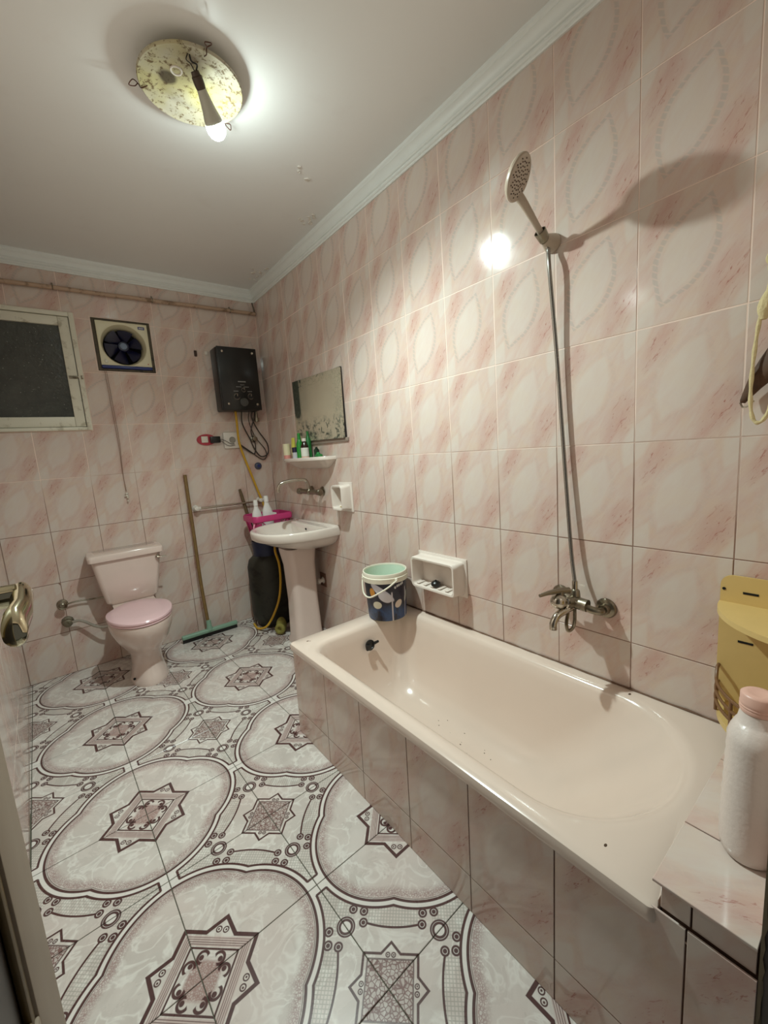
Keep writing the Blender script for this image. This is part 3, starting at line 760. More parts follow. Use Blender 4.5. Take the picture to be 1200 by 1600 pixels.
# ---------------------------------------------------------------- pipe below the cornice
bm = BM(); rng = random.Random(3)
pts = [(x, YB - 0.022, 2.372 + 0.022 * (x + 1.68) / 1.68 + rng.uniform(-.0015, .0015)) for x in [-1.67 + 0.12 * k for k in range(14)] + [-0.006]]
tube(bm, pts, 0.0125, n=3, seg=12)
pp = thing('wall_pipe', 'painted peach conduit pipe running under the cornice on the back wall', 'pipe', (-0.85, YB - 0.022, 2.372))
mesh_obj('pipe', bm, mat('peeling_peach_paint', srgb(186, 156, 132), 0.5, var=0.1, dirt=srgb(112, 88, 66), dirt_amt=0.45, dirt_scale=14), pp)
for x in (-1.25, -0.72, -0.2):
    bm = BM(); torus(bm, (x, YB - 0.022, 2.372 + 0.022 * (x + 1.68) / 1.68), (1, 0, 0), 0.0135, 0.003, 16, 6)
    box(bm, x - .004, x + .004, YB - 0.012, YB - 0.0005, 2.372 + 0.022 * (x + 1.68) / 1.68 + .006, 2.372 + 0.022 * (x + 1.68) / 1.68 + .03, .001)
    mesh_obj('clip', bm, M_CHROME2, pp)
bm = BM(); tube(bm, [(-0.012, YB - 0.02, 2.39), (-0.010, YB - 0.012, 2.43), (-0.020, YB - 0.012, 2.476)], 0.005, seg=8)
mesh_obj('riser', bm, mat('dark_riser', srgb(96, 84, 70), .6), pp)

# ---------------------------------------------------------------- water heater
heater = thing('water_heater', 'black wall mounted gas water heater with chrome rimmed knobs', 'water heater', (-0.23, YB, 1.65))
M_BG = mat('black_glass_panel', srgb(16, 17, 17), 0.28, var=0.05, coat=0.15); M_BM = mat('black_enamel_case', srgb(26, 26, 26), 0.35)
HX0, HX1, HZ0, HZ1, HY = -0.382, -0.086, 1.648, 2.098, 0.355
bm = BM(); box(bm, HX0, HX1 - .004, HY + 0.012, YB - 0.002, HZ0, HZ1, 0.012, seg=3); mesh_obj('case', bm, M_BM, heater)
bm = BM(); box(bm, HX0 + .008, HX1 + .002, HY, HY + 0.011, HZ0 + .002, HZ1 + .002, 0.003); mesh_obj('front_panel', bm, M_BG, heater)
for x, z in ((HX0 + .045, HZ1 - .032), (HX1 - .030, HZ1 - .032), (HX0 + .050, HZ0 + .048), (HX1 - .030, HZ0 + .045)):
    bm = BM(); lathe(bm, (x, HY - .0002, z), (0, -1, 0), [(0, .009), (.003, .009), (.006, .006), (.0065, .001)], 16); mesh_obj('screw_cap', bm, M_CHROME, heater)
for x, z, r in ((-0.268, 1.748, .020), (-0.164, 1.750, .020), (-0.212, 1.797, .0135)):
    bm = BM(); lathe(bm, (x, HY - .0002, z), (0, -1, 0), [(0, r), (.014, r * .92), (.016, r * .8)], 24); k = mesh_obj('knob', bm, M_BLACKP, heater)
    bm = BM(); torus(bm, (x, HY - .002, z), (0, 1, 0), r + .001, .0018, 30, 6); box(bm, x - .002, x + .002, HY - .0180, HY - .0150, z, z + r * .8); mesh_obj('chrome_rim', bm, M_CHROME, k)
bm = BM(); lathe(bm, (-0.216, HY - .0002, 1.708), (0, -1, 0), [(0, .030), (.004, .030), (.006, .026), (.004, .018), (.006, .012), (.004, .006), (.005, .001)], 32); mesh_obj('dial', bm, mat('grey_dial', srgb(86, 86, 84), .3, .6), heater)
bm = BM()
for k in range(7): box(bm, -0.246 + .0085 * k, -0.240 + .0085 * k, HY - .0008, HY - .0001, 1.853, 1.860)
for k in range(5): box(bm, -0.232 + .0065 * k, -0.228 + .0065 * k, HY - .0008, HY - .0001, 1.832, 1.835)
for x in (-0.262, -0.205):
    for k in range(4): box(bm, x + .010 * k - .002, x + .010 * k + .005, HY - .0008, HY - .0001, 1.817, 1.8205)
for x in (-0.286, -0.182):
    for k in range(4): box(bm, x + .009 * k, x + .009 * k + .006, HY - .0008, HY - .0001, 1.785, 1.789)
o = mesh_obj('lettering', bm, mat('silver_print', srgb(176, 176, 172), .4), heater, smooth=False); o['kind'] = 'stuff'

# gas hose, cables and fittings below the heater
gh = thing('gas_hose', 'yellow gas hose dropping from the water heater to the gas cylinder', 'hose', (-0.26, 0.44, 1.64))
M_YEL = mat('yellow_rubber', srgb(206, 160, 44), 0.4, var=0.08)
bm = BM(); tube(bm, [(-0.262, 0.44, 1.662), (-0.262, 0.44, 1.56), (-0.258, 0.455, 1.43), (-0.235, 0.46, 1.32), (-0.195, 0.46, 1.18), (-0.155, 0.455, 1.03), (-0.13, 0.44, 0.93), (-0.12, 0.40, 0.80), (-0.15, 0.30, 0.72), (-0.19, 0.15, 0.66), (-0.225, 0.07, 0.60), (-0.212, 0.055, 0.50), (-0.222, 0.050, 0.35), (-0.26, 0.052, 0.21), (-0.33, 0.10, 0.06), (-0.37, 0.20, 0.012), (-0.36, 0.32, 0.010)], 0.0085, n=7, seg=10)
mesh_obj('tube', bm, M_YEL, gh)
hc = thing('heater_cables', 'dark cables looping under the black water heater', 'cable', (-0.16, 0.46, 1.64))
M_CAB = mat('brown_black_cable', srgb(54, 44, 38), .5)
for pts, r in (([(-0.215, 0.44, 1.66), (-0.213, 0.46, 1.56), (-0.165, 0.465, 1.44), (-0.135, 0.47, 1.36), (-0.09, 0.47, 1.30), (-0.03, 0.47, 1.32), (-0.028, 0.468, 1.40), (-0.09, .465, 1.50), (-0.135, 0.455, 1.60), (-0.13, 0.44, 1.66)], 0.005),
               ([(-0.258, 0.475, 1.41), (-0.20, 0.475, 1.36), (-0.14, 0.475, 1.325), (-0.125, .472, 1.40), (-0.15, .465, 1.50), (-0.115, .46, 1.60), (-0.11, .44, 1.66)], 0.0045),
               ([(-0.24, 0.478, 1.40), (-0.17, 0.478, 1.345), (-0.08, 0.478, 1.275), (-0.04, 0.478, 1.30), (-0.05, 0.478, 1.36), (-0.12, .474, 1.46), (-0.16, .46, 1.58), (-0.155, .44, 1.66)], 0.0035)):
    bm = BM(); tube(bm, pts, r, n=8, seg=8); mesh_obj('cable', bm, M_CAB, hc)
wv = thing('heater_water_valve', 'old chrome water valve on the wall below the heater', 'valve', (-0.13, YB, 1.44))
bm = BM(); lathe(bm, (-0.130, YB - .001, 1.440), (0, -1, 0), [(0, .026), (.006, .024), (.010, .012), (.03, .012), (.032, .018), (.046, .018), (.048, .010)], 20); cyl(bm, (-0.130, YB - .034, 1.435), (-0.130, YB - .034, 1.47), .008); mesh_obj('body', bm, M_CHROME2, wv)
bm = BM(); lathe(bm, (-0.095, YB - .034, 1.600), (0, 0, 1), [(-.028, .010), (-.028, .020), (.0, .020), (.002, .011), (.05, .010)], 12); mesh_obj('union_nut', bm, M_CHROME2, wv)
# socket box and adapter pad
sb = thing('wall_socket', 'white wall socket box behind the yellow hose', 'socket', (-0.325, YB, 1.44))
bm = BM(); box(bm, -0.365, -0.235, YB - .016, YB - .001, 1.375, 1.500, .010); mesh_obj('cover', bm, M_WHITEP, sb)
bm = BM(); lathe(bm, (-0.300, YB - .0162, 1.440), (0, -1, 0), [(0, .024), (.003, .024), (.003, .020), (.0005, .018)], 24); mesh_obj('outlet', bm, mat('grey_socket', srgb(150, 144, 134), .5), sb)
pb = thing('battery_adapter', 'black box on a red and white plate fixed to the back wall', 'adapter', (-0.48, YB, 1.44))
bm = BM(); loft(bm, [[Vector((-0.487 + .068 * math.cos(a), y, 1.449 + .041 * math.sin(a))) for a in [2 * PI * k / 28 for k in range(28)]] for y in (YB - .001, YB - .010)]); o = mesh_obj('plate', bm, mat('red_plastic', srgb(176, 50, 66), .35), pb)
bm = BM(); box(bm, -0.525, -0.478, YB - .018, YB - .0105, 1.428, 1.474, .003); o = mesh_obj('sticker', bm, mat('white_label', srgb(222, 214, 200), .5), pb)
bm = BM(); box(bm, -0.466, -0.394, YB - .040, YB - .0105, 1.422, 1.470, .004); mesh_obj('box', bm, M_BLACKP, pb)
bm = BM(); tube(bm, [(-0.395, YB - .024, 1.450), (-0.36, YB - .026, 1.437), (-0.315, YB - .026, 1.410), (-0.29, YB - .022, 1.412)], .0022, seg=6); tube(bm, [(-0.395, YB - .024, 1.445), (-0.37, YB - .022, 1.42), (-0.33, YB - .022, 1.395), (-0.285, YB - .02, 1.400)], .0018, seg=6); mesh_obj('lead', bm, M_CAB, pb)
bm = BM(); lathe(bm, (-0.117, YB - .0005, 1.226), (0, -1, 0), [(0, .028), (.012, .027), (.018, .020), (.020, .001)], 24)
o = tag(mesh_obj('wall_plug', bm, mat('grey_blue_rubber', srgb(72, 76, 96), .5), origin=(-0.117, YB, 1.226)), 'round grey and blue plug on the back wall right of the yellow hose', 'plug')
bm = BM(); lathe(bm, (-0.117, YB - .0208, 1.226), (0, -1, 0), [(0, .012), (.003, .011), (.004, .001)], 20); c_ = mesh_obj('blue_centre', bm, M_BLUE2, o)
bm = BM(); box(bm, -0.492, -0.474, YB - .012, YB - .0005, 2.045, 2.085, .003); sphere(bm, (-0.483, YB - .013, 2.058), .006, seg=8)
tag(mesh_obj('wall_hook', bm, mat('rusty_hook', srgb(70, 50, 40), .6), origin=(-0.483, YB, 2.065)), 'small rusty hook on the back wall left of the heater', 'hook')
bm = BM(); box(bm, -0.420, -0.398, YB - .010, YB - .0005, 2.060, 2.086, .004)
tag(mesh_obj('filled_hole', bm, M_WHITEP, origin=(-0.41, YB, 2.07)), 'dab of white filler on the back wall beside the heater', 'filler')

# ---------------------------------------------------------------- towel bar on the back wall
tb = thing('towel_bar', 'chrome towel bar on the back wall between the two broom handles', 'towel bar', (-0.40, YB, 0.95))
bm = BM(); cyl(bm, (-0.640, YB - .045, .953), (-0.130, YB - .045, .946), .0075); mesh_obj('rail', bm, M_CHROME, tb)
for x in (-0.628, -0.142):
    bm = BM(); lathe(bm, (x, YB - .001, .953), (0, -1, 0), [(0, .024), (.008, .022), (.014, .015), (.034, .014), (.058, .016), (.062, .010)], 20); cyl(bm, (x - .02, YB - .045, .953), (x + .025, YB - .045, .952), .0125)
    mesh_obj('bracket', bm, M_WHITEP, tb)

# ---------------------------------------------------------------- squeegee, broom handle
M_POLE = mat('worn_bamboo_pole', srgb(132, 104, 62), 0.45, var=0.2, scale=30)
sq = thing('floor_squeegee', 'green floor squeegee with a long wooden pole leaning on the back wall', 'squeegee', (-0.67, 0.38, 0.0))
bm = BM(); tube(bm, [(-0.672, 0.395, 0.055), (-0.680, 0.418, 0.40), (-0.676, 0.440, 0.8), (-0.672, 0.472, 1.205)], 0.0120, n=4, seg=12); mesh_obj('pole', bm, M_POLE, sq)
M_GREEN = mat('faded_green_plastic', srgb(136, 170, 148), 0.4, var=0.06)
bm = BM(); box(bm, -0.865, -0.468, 0.368, 0.402, 0.030, 0.058, 0.008, seg=3); lathe(bm, (-0.671, 0.388, 0.045), (0.0, 0.06, 1), [(0, .026), (.012, .024), (.03, .018), (.075, .0165), (.077, .0125)], 16); mesh_obj('head', bm, M_GREEN, sq)
bm = BM(); box(bm, -0.862, -0.471, 0.3835, 0.3905, 0.001, 0.031); mesh_obj('rubber_blade', bm, M_BLACKP, sq, smooth=False)
for x, z, dz in ():
    pass
bp_ = thing('broom_handle', 'worn brown broom handle leaning in the corner behind the washbasin', 'broom', (-0.20, 0.44, 0.0))
bm = BM(); tube(bm, [(-0.292, 0.474, 1.058), (-0.262, 0.462, 0.88), (-0.232, 0.452, 0.70), (-0.19, 0.435, 0.45), (-0.125, 0.428, 0.06)], 0.0125, n=4, seg=12, rf=lambda t: 0.75 + 0.25 * min(1, t * 12)); mesh_obj('pole', bm, mat('dark_pole', srgb(104, 84, 58), .6, var=.2, scale=30), bp_)
bm = BM(); box(bm, -0.205, -0.045, 0.405, 0.445, 0.012, 0.06, .008); mesh_obj('brush_head', bm, M_BLACKP, bp_)
bm = BM(); box(bm, -0.20, -0.05, 0.41, 0.44, 0.001, 0.012); mesh_obj('bristles', bm, M_POLE, bp_, smooth=False)

# ---------------------------------------------------------------- toilet
toilet = thing('toilet', 'pale pink close-coupled toilet with cistern against the back wall', 'toilet', (-1.12, 0.15, 0.0))
def tank_ring(x0, x1, y0, y1, z, r=.03): return rrect((x0 + x1) / 2, (y0 + y1) / 2, (x1 - x0) / 2, (y1 - y0) / 2, r, z, 5)
bm = BM(); loft(bm, [tank_ring(-1.255, -0.985, .325, .480, .425, .03), tank_ring(-1.268, -0.972, .312, .484, .440), tank_ring(-1.290, -0.952, .298, .486, .56), tank_ring(-1.312, -0.928, .288, .488, .715)])
mesh_obj('cistern', bm, M_PINKC, toilet)
bm = BM(); loft(bm, [tank_ring(-1.318, -0.920, .280, .489, .7155, .02), tank_ring(-1.328, -0.910, .270, .489, .722, .024), tank_ring(-1.330, -0.908, .268, .489, .748, .026), tank_ring(-1.324, -0.914, .274, .488, .760, .026), tank_ring(-1.300, -0.938, .295, .480, .7655, .03)])
mesh_obj('cistern_lid', bm, M_PINKC, toilet)
bm = BM(); lathe(bm, (-0.950, .291, .690), (0, -1, 0), [(0, .015), (.010, .015), (.014, .010), (.020, .010)], 20); tube(bm, [(-0.955, .270, .690), (-0.930, .264, .690), (-0.900, .262, .688)], .0045, seg=8); mesh_obj('flush_lever', bm, M_CHROME, toilet)
def egg(cx, cy, a, bf, bb, z, n=40, p=1.0, sq=2.0):
    pts = []
    for k in range(n):
        t = 2 * PI * k / n; c, s = math.cos(t), math.sin(t)
        e = 2 / sq
        x = a * math.copysign(abs(c) ** e, c); y = (bb if s > 0 else bf) * math.copysign(abs(s) ** e, s)
        pts.append(Vector((cx + x, cy + y, z)))
    return pts
TX = -1.122
bm = BM(); loft(bm, [egg(TX, .075, .103, .165, .15, .0), egg(TX, .075, .104, .165, .15, .02), egg(TX, .080, .092, .150, .15, .05), egg(TX, .09, .082, .135, .15, .11), egg(TX, .095, .085, .135, .16, .17),
                     egg(TX, .09, .108, .165, .18, .215), egg(TX, .075, .140, .215, .20, .270), egg(TX, .07, .164, .245, .215, .335), egg(TX, .065, .170, .256, .22, .385), egg(TX, .065, .166, .252, .22, .397)], cap1=True)
loft(bm, [tank_ring(-1.215, -1.030, .22, .47, .30, .03), tank_ring(-1.235, -1.010, .21, .475, .36, .03), tank_ring(-1.240, -1.005, .21, .476, .4235, .03)])
mesh_obj('bowl', bm, M_PINKC, toilet, angle=50)
M_SEAT = mat('light_pink_seat', srgb(232, 196, 200), 0.18, var=0.02, coat=0.3)
bm = BM(); loft(bm, [egg(TX, .065, .166, .250, .215, .3985), egg(TX, .065, .172, .258, .222, .402), egg(TX, .065, .172, .258, .222, .410), egg(TX, .065, .168, .254, .220, .414)]); mesh_obj('seat', bm, M_SEAT, toilet)
def lid(z, s): 
    pts = egg(TX, .065, .174 * s, .262 * s, .235 * s, z, 48)
    return [Vector((p.x * 1 if p.y < .15 else TX + (p.x - TX) * (1 - .28 * ((p.y - .15) / .15) ** 1.0), min(p.y, .292), z)) for p in pts]
bm = BM(); loft(bm, [lid(.4150, .985), lid(.4175, 1.0), lid(.4265, 1.0), lid(.4310, .985), lid(.4335, .93), lid(.4345, .6)]); mesh_obj('lid', bm, M_SEAT, toilet)
bm = BM(); cyl(bm, (TX - .086, .0, .0405), (TX - .092, -.004, .0405), .0065); mesh_obj('bolt_hole', bm, M_DARK, toilet)
# supply valves left of the toilet
tv = thing('toilet_stop_valve', 'upper chrome stop valve left of the toilet', 'valve', (-1.488, YB, .463))
bm = BM(); lathe(bm, (-1.488, YB - .001, .463), (0, -1, 0), [(0, .030), (.005, .029), (.010, .014), (.03, .012), (.031, .019), (.05, .019), (.055, .012)], 20)
torus(bm, (-1.488, YB - .05, .463), (0, 1, 0), .020, .006, 24, 8); mesh_obj('body', bm, M_CHROME2, tv)
bm = BM(); tube(bm, [(-1.470, YB - .03, .463), (-1.42, YB - .03, .468), (-1.36, YB - .03, .463), (-1.25, .44, .458), (-1.20, .425, .455), (-1.18, .415, .43)], .005, seg=8); mesh_obj('supply_pipe', bm, M_CHROME2, tv)
tv2 = thing('toilet_bidet_valve', 'lower corroded stop valve with a flexible grey hose left of the toilet', 'valve', (-1.480, YB, .345))
bm = BM(); lathe(bm, (-1.478, YB - .001, .345), (0, -1, 0), [(0, .034), (.006, .032), (.012, .016), (.028, .016), (.030, .026), (.055, .024), (.060, .014)], 10)
mesh_obj('body', bm, mat('corroded_metal', srgb(132, 124, 106), .5, .7, var=.2, dirt=srgb(84, 80, 60), dirt_amt=.5, dirt_scale=30), tv2)
bm = BM(); tube(bm, [(-1.455, YB - .045, .345), (-1.42, YB - .05, .345), (-1.385, YB - .06, .325), (-1.345, YB - .07, .290), (-1.30, .40, .275), (-1.24, .37, .29), (-1.19, .34, .315)], .0085, seg=10); mesh_obj('hose', bm, mat('grey_braided_hose', srgb(176, 168, 156), .4, .5, var=.2, scale=200), tv2)

# ---------------------------------------------------------------- washbasin
SY = -0.20; SZ = 0.812
sink = thing('washbasin', 'white ceramic washbasin on a pedestal against the right wall', 'washbasin', (-0.20, SY, 0.0))
def dshape(depth, hw, z, x0=-0.002, n=40, pw=0.62, cy=SY, pad=0.0):
    pts = []
    for k in range(n + 1):
        t = -PI / 2 + PI * k / n; c = max(0.0, math.cos(t))
        pts.append(Vector((x0 - depth * (c ** pw), cy + hw * math.copysign(abs(math.sin(t)) ** 0.92, math.sin(t)), z)))
    return pts
def inner_d(x0, depth, hw, z, cy=SY): return [Vector((p.x, p.y, p.z)) for p in dshape(depth, hw, z, x0, cy=cy)]
bm = BM()
rings = [dshape(.17, .11, .655), dshape(.23, .17, .668), dshape(.33, .235, .700), dshape(.40, .262, .730), dshape(.418, .272, .748),
         dshape(.452, .288, .752), dshape(.462, .291, .760), dshape(.466, .293, .800), dshape(.462, .291, .809), dshape(.452, .286, SZ),
         inner_d(-.085, .345, .255, SZ - .002), inner_d(-.092, .330, .246, SZ - .012), inner_d(-.100, .305, .225, SZ - .05), inner_d(-.115, .250, .18, SZ - .10), inner_d(-.14, .16, .10, SZ - .125), inner_d(-.19, .04, .02, SZ - .13)]
loft(bm, rings, cap0=True, cap1=True)
# raised splash ridge at the wall
box(bm, -0.040, -0.003, SY - .285, SY + .285, SZ - .02, SZ + .006, .006)
mesh_obj('basin', bm, M_CERAM, sink, angle=50)
bm = BM(); cyl(bm, (-0.104, SY - .02, SZ - .030), (-0.110, SY - .02, SZ - .031), .007); mesh_obj('overflow_hole', bm, M_DARK, sink)
bm = BM()
def ped(hw, xf, xb, z, r=.05): return rrect((xf + xb) / 2, SY, (xb - xf) / 2, hw, r, z, 8)
loft(bm, [ped(.096, -.285, -.070, .0), ped(.096, -.285, -.070, .02), ped(.088, -.272, -.075, .05), ped(.084, -.264, -.080, .30), ped(.090, -.268, -.080, .55), ped(.100, -.285, -.07, .655), ped(.100, -.285, -.07, .672)])
mesh_obj('pedestal', bm, M_PINKC, sink, angle=50)
# wall faucet above the basin
fa = thing('basin_faucet', 'chrome wall mounted mixer tap with swivel spout above the washbasin', 'faucet', (-0.03, -0.25, 1.035))
bm = BM()
for y in (-0.165, -0.315):
    lathe(bm, (-0.0005, y, 1.035), (-1, 0, 0), [(0, .032), (.006, .030), (.012, .016), (.05, .014)], 24)
cyl(bm, (-0.062, -0.355, 1.035), (-0.062, -0.125, 1.035), .0165); sphere(bm, (-0.062, -0.24, 1.037), .024); mesh_obj('body', bm, M_CHROME2, fa)
for s, y in ((1, -0.125), (-1, -0.355)):
    bm = BM(); lathe(bm, (-0.062, y, 1.035), (0, s, 0), [(0, .014), (.008, .010), (.012, .022), (.034, .024), (.038, .018)], 8); mesh_obj('handle', bm, M_CHROME2, fa)
bm = BM(); tube(bm, [(-0.064, -0.240, 1.050), (-0.066, -0.240, 1.085), (-0.085, -0.235, 1.118), (-0.13, -0.225, 1.124), (-0.20, -0.205, 1.120), (-0.245, -0.195, 1.105), (-0.262, -0.19, 1.075), (-0.264, -0.19, 1.052)], .0108, n=7, seg=12); mesh_obj('spout', bm, M_CHROME, fa)
# pipe stub beneath
av = thing('angle_valve', 'white capped pipe stub low on the wall behind the pedestal', 'valve', (0, -0.20, .385))
bm = BM(); lathe(bm, (-0.0005, -0.205, .385), (-1, 0, 0), [(0, .026), (.004, .024), (.008, .013), (.030, .013), (.032, .020), (.05, .020), (.055, .012)], 16); mesh_obj('body', bm, M_WHITEP, av)
bm = BM(); tube(bm, [(-0.045, -0.20, .385), (-0.05, -0.18, .392), (-0.05, -0.14, .40), (-0.06, -0.12, .44), (-.07, -.13, .60)], .008, seg=8); mesh_obj('pipe', bm, M_CHROME2, av)
bm = BM(); box(bm, -.004, -.0005, -.245, -.165, .34, .44, .001); mesh_obj('stain_patch', bm, mat('brown_patch', srgb(120, 86, 70), .7, var=.2), av)

# ---------------------------------------------------------------- ceramic shelf and toiletries
sh = thing('ceramic_shelf', 'white ceramic shelf on the wall under the old mirror', 'shelf', (0, -0.23, 1.262))
bm = BM()
def shd(dep, hw, z): return dshape(dep, hw, z, x0=-.001, cy=-0.225, pw=.55)
loft(bm, [shd(.03, .20, 1.190), shd(.05, .235, 1.205), shd(.09, .27, 1.228), shd(.125, .292, 1.243), shd(.138, .300, 1.247), shd(.142, .302, 1.262), shd(.138, .299, 1.268), shd(.128, .290, 1.266), shd(.12, .28, 1.262)])
mesh_obj('shelf', bm, M_CERAM, sh, angle=50)
ZS = 1.2625
def canister(name, label, cat, x, y, prof, mats, lid_prof=None, lid_name='cap', seg=20):
    t = thing(name, label, cat, (x, y, ZS)); bm = BM(); lathe(bm, (x, y, ZS), (0, 0, 1), prof, seg); mesh_obj('body', bm, mats[0], t)
    if lid_prof: bm = BM(); lathe(bm, (x, y, ZS), (0, 0, 1), lid_prof, seg); mesh_obj(lid_name, bm, mats[1], t)
    return t
t = canister('cosmetic_jar', 'pink based jar with a cream yellow label at the left end of the shelf', 'jar', -.075, .015, [(0, .025), (.028, .026), (.030, .0255)], [mat('pink_jar', srgb(226, 150, 140), .35)], )
bm = BM(); lathe(bm, (-.075, .015, ZS), (0, 0, 1), [(.0302, .0255), (.108, .0255), (.110, .023)], 24); mesh_obj('cream_sleeve', bm, mat('cream_label', srgb(236, 226, 190), .4), t)
t = thing('squeeze_tube', 'yellow squeeze tube standing on its cap on the ceramic shelf', 'tube', (-.050, -.045, ZS))
bm = BM(); loft(bm, [rrect(-.05, -.045, .016, .016, .016, ZS + .022, 5), rrect(-.05, -.045, .013, .018, .010, ZS + .07, 5), rrect(-.05, -.048, .003, .020, .002, ZS + .148, 5)]); mesh_obj('body', bm, mat('yellow_tube', srgb(226, 220, 96), .35), t)
bm = BM(); lathe(bm, (-.05, -.045, ZS), (0, 0, 1), [(0, .014), (.021, .013)], 16); mesh_obj('cap', bm, M_WHITEP, t)
t = canister('cream_pot', 'small navy lidded cream pot with a white label on the shelf', 'jar', -.072, -.115, [(0, .024), (.045, .024)], [mat('pot_label', srgb(206, 204, 210), .4), mat('navy_pot', srgb(38, 30, 62), .3)], [(.0452, .0245), (.078, .0245), (.080, .022)], 'lid')
M_GRN = mat('green_plastic_bottle', srgb(30, 140, 50), .25, var=.1, coat=.3)
t = canister('green_bottle', 'tall bright green bottle on the shelf in front of the mirror', 'bottle', -.075, -.190, [(0, .024), (.10, .022), (.125, .012), (.13, .011)], [M_GRN, M_GRN], [(.131, .012), (.170, .010), (.172, .006)])
t = canister('green_tube', 'second green bottle leaning behind the tall one on the shelf', 'bottle', -.032, -.235, [(0, .020), (.12, .020), (.14, .010), (.175, .008), (.18, .004)], [mat('deep_green', srgb(24, 112, 48), .3)])
t = canister('medicine_bottle', 'brown medicine bottle with a white label and white cap on the shelf', 'bottle', -.080, -.268, [(0, .0255), (.083, .0255), (.100, .014), (.112, .0125)], [mat('brown_glass', srgb(44, 28, 22), .12), M_WHITEP], [(.1122, .0150), (.130, .0145), (.132, .012)])
bm = BM(); lathe(bm, (-.080, -.268, ZS), (0, 0, 1), [(.014, .0258), (.014, .0263), (.070, .0263), (.070, .0258)], 24, cap=False); mesh_obj('white_label', bm, mat('paper_label', srgb(226, 224, 214), .6), t)
bm = BM(); lathe(bm, (-.080, -.268, ZS), (0, 0, 1), [(.003, .0258), (.003, .0262), (.013, .0262), (.013, .0258)], 24, cap=False); mesh_obj('pink_stripe', bm, mat('label_pink', srgb(226, 188, 170), .6), t)
t = canister('dark_bottle', 'small dark green bottle at the right on the shelf', 'bottle', -.035, -.345, [(0, .018), (.05, .018), (.062, .008), (.07, .008)], [mat('very_dark_green', srgb(18, 40, 26), .25)])
bm = BM(); box(bm, -.070, -.035, -.425, -.375, ZS, ZS + .022, .008); sphere(bm, (-.052, -.392, ZS + .022), .014)
tag(mesh_obj('soap_lump', bm, mat('green_soap', srgb(40, 124, 60), .5), origin=(-.05, -.40, ZS)), 'lump of green soap at the right end of the shelf', 'soap')

# ---------------------------------------------------------------- mirror
def mirror_mat():
    m = bpy.data.materials.new('corroded_mirror'); m.use_nodes = True; nt = m.node_tree; N.nt = nt
    b = nt.nodes['Principled BSDF']; co = texco('Object'); x, y, z = xyz(co)
    n = noise(co, 16, 6, 0.7, 0.6); n2 = noise(co, 30, 3, 0.6, 1.0)
    # y in -0.31..0.31 (positive = left), z 0..0.4 ; damage grows towards the edges
    e = nmax(nabs(y) * (1 / 0.31), nabs(z - 0.205) * (1 / 0.205))
    dmg = gt(n + (e - 0.5) * 0.35, 0.73, 0.02)
    left = gt(y, 0.215, 0.01) * gt(z + (n - .5) * .2, 0.17, 0.02)
    low = lt(z, 0.13, 0.03) * gt(n2, 0.55, 0.03)
    d = nmax(nmax(dmg, left), low * 0.9)
    vein = line(n2 - 0.5, 0.025, 0.02) * gt(e, 0.7, 0.1)
    c = mix(noise(co, 7, 3), srgb(206, 196, 172), srgb(188, 176, 156)); c = mix(vein * 0.5, c, srgb(110, 116, 96));  # pale reflection of the left wall is put into these base tones
    dark = mix(noise(co, 50, 4), srgb(24, 26, 24), srgb(84, 92, 78)); c = mix(d, c, dark)
    nt.links.new(c, b.inputs['Base Color']); N.put(b.inputs['Metallic'], (1.0 - d) * 0.35); N.put(b.inputs['Roughness'], 0.18 + d * 0.4)
    return m
mr = thing('wall_mirror', 'square old mirror with flaking dark edges above the ceramic shelf', 'mirror', (-0.012, -0.370, 1.372))
mo = bpy.data.objects.new('anchor', None); bpy.data.objects.remove(mo)
bm = BM(); loft(bm, [[Vector((x, -.060 + .004 * (z1), 1.380 + 0 * z1)), Vector((x, -.668, 1.370)), Vector((x, -.680, 1.776)), Vector((x, -.062, 1.790))] for x, z1 in ((-.020, 0), (-.014, 0))])
mesh_obj('glass', bm, mirror_mat(), mr, smooth=False)
bm = BM(); box(bm, -.0135, -.0015, -.672, -.066, 1.376, 1.780); mesh_obj('backing', bm, mat('black_backing', srgb(26, 22, 20), .7), mr, smooth=False)
bm = BM(); box(bm, -.010, -.0005, -.690, -.060, 1.350, 1.372, .002); mesh_obj('lower_ledge', bm, mat('grey_ledge', srgb(150, 134, 122), .6), mr)

# ---------------------------------------------------------------- projecting ceramic soap dishes
def soap_dish(name, label, y0, y1, z0, z1, dep, m):
    t = thing(name, label, 'soap dish', (0, (y0 + y1) / 2, z0))
    cy, cz, hy, hz = (y0 + y1) / 2, (z0 + z1) / 2, (y1 - y0) / 2, (z1 - z0) / 2
    bm = BM(); R = lambda hy_, hz_, r, x: rrect(cy, cz, hy_, hz_, r, x, 6, 'yz')
    loft(bm, [R(hy + .014, hz + .014, .004, -.0008), R(hy + .014, hz + .014, .004, -.006), R(hy + .002, hz + .002, .014, -.010), R(hy, hz, .018, -dep * .5), R(hy, hz, .022, -dep + .004), R(hy - .003, hz - .003, .020, -dep), R(hy - .011, hz - .011, .016, -dep + .001), R(hy - .014, hz - .014, .014, -dep + .008), R(hy - .020, hz - .018, .012, -.012)], cap0=True, cap1=True)
    mesh_obj('recess', bm, m, t, angle=50); return t
sd1 = soap_dish('soap_dish', 'small upright ceramic soap niche on the wall right of the washbasin tap', -0.668, -0.545, 0.932, 1.088, .075, M_CERAM)
sd2 = soap_dish('soap_dish', 'wide ceramic soap niche on the wall beside the paint bucket', -1.550, -1.262, 0.598, 0.752, .078, M_CERAM)
for k in range(5):
    bm = BM(); box(bm, -.070, -.022, -1.50 + .048 * k, -1.482 + .048 * k, .6155, .6205, .002); mesh_obj('drip_ridge', bm, M_CERAM, sd2)
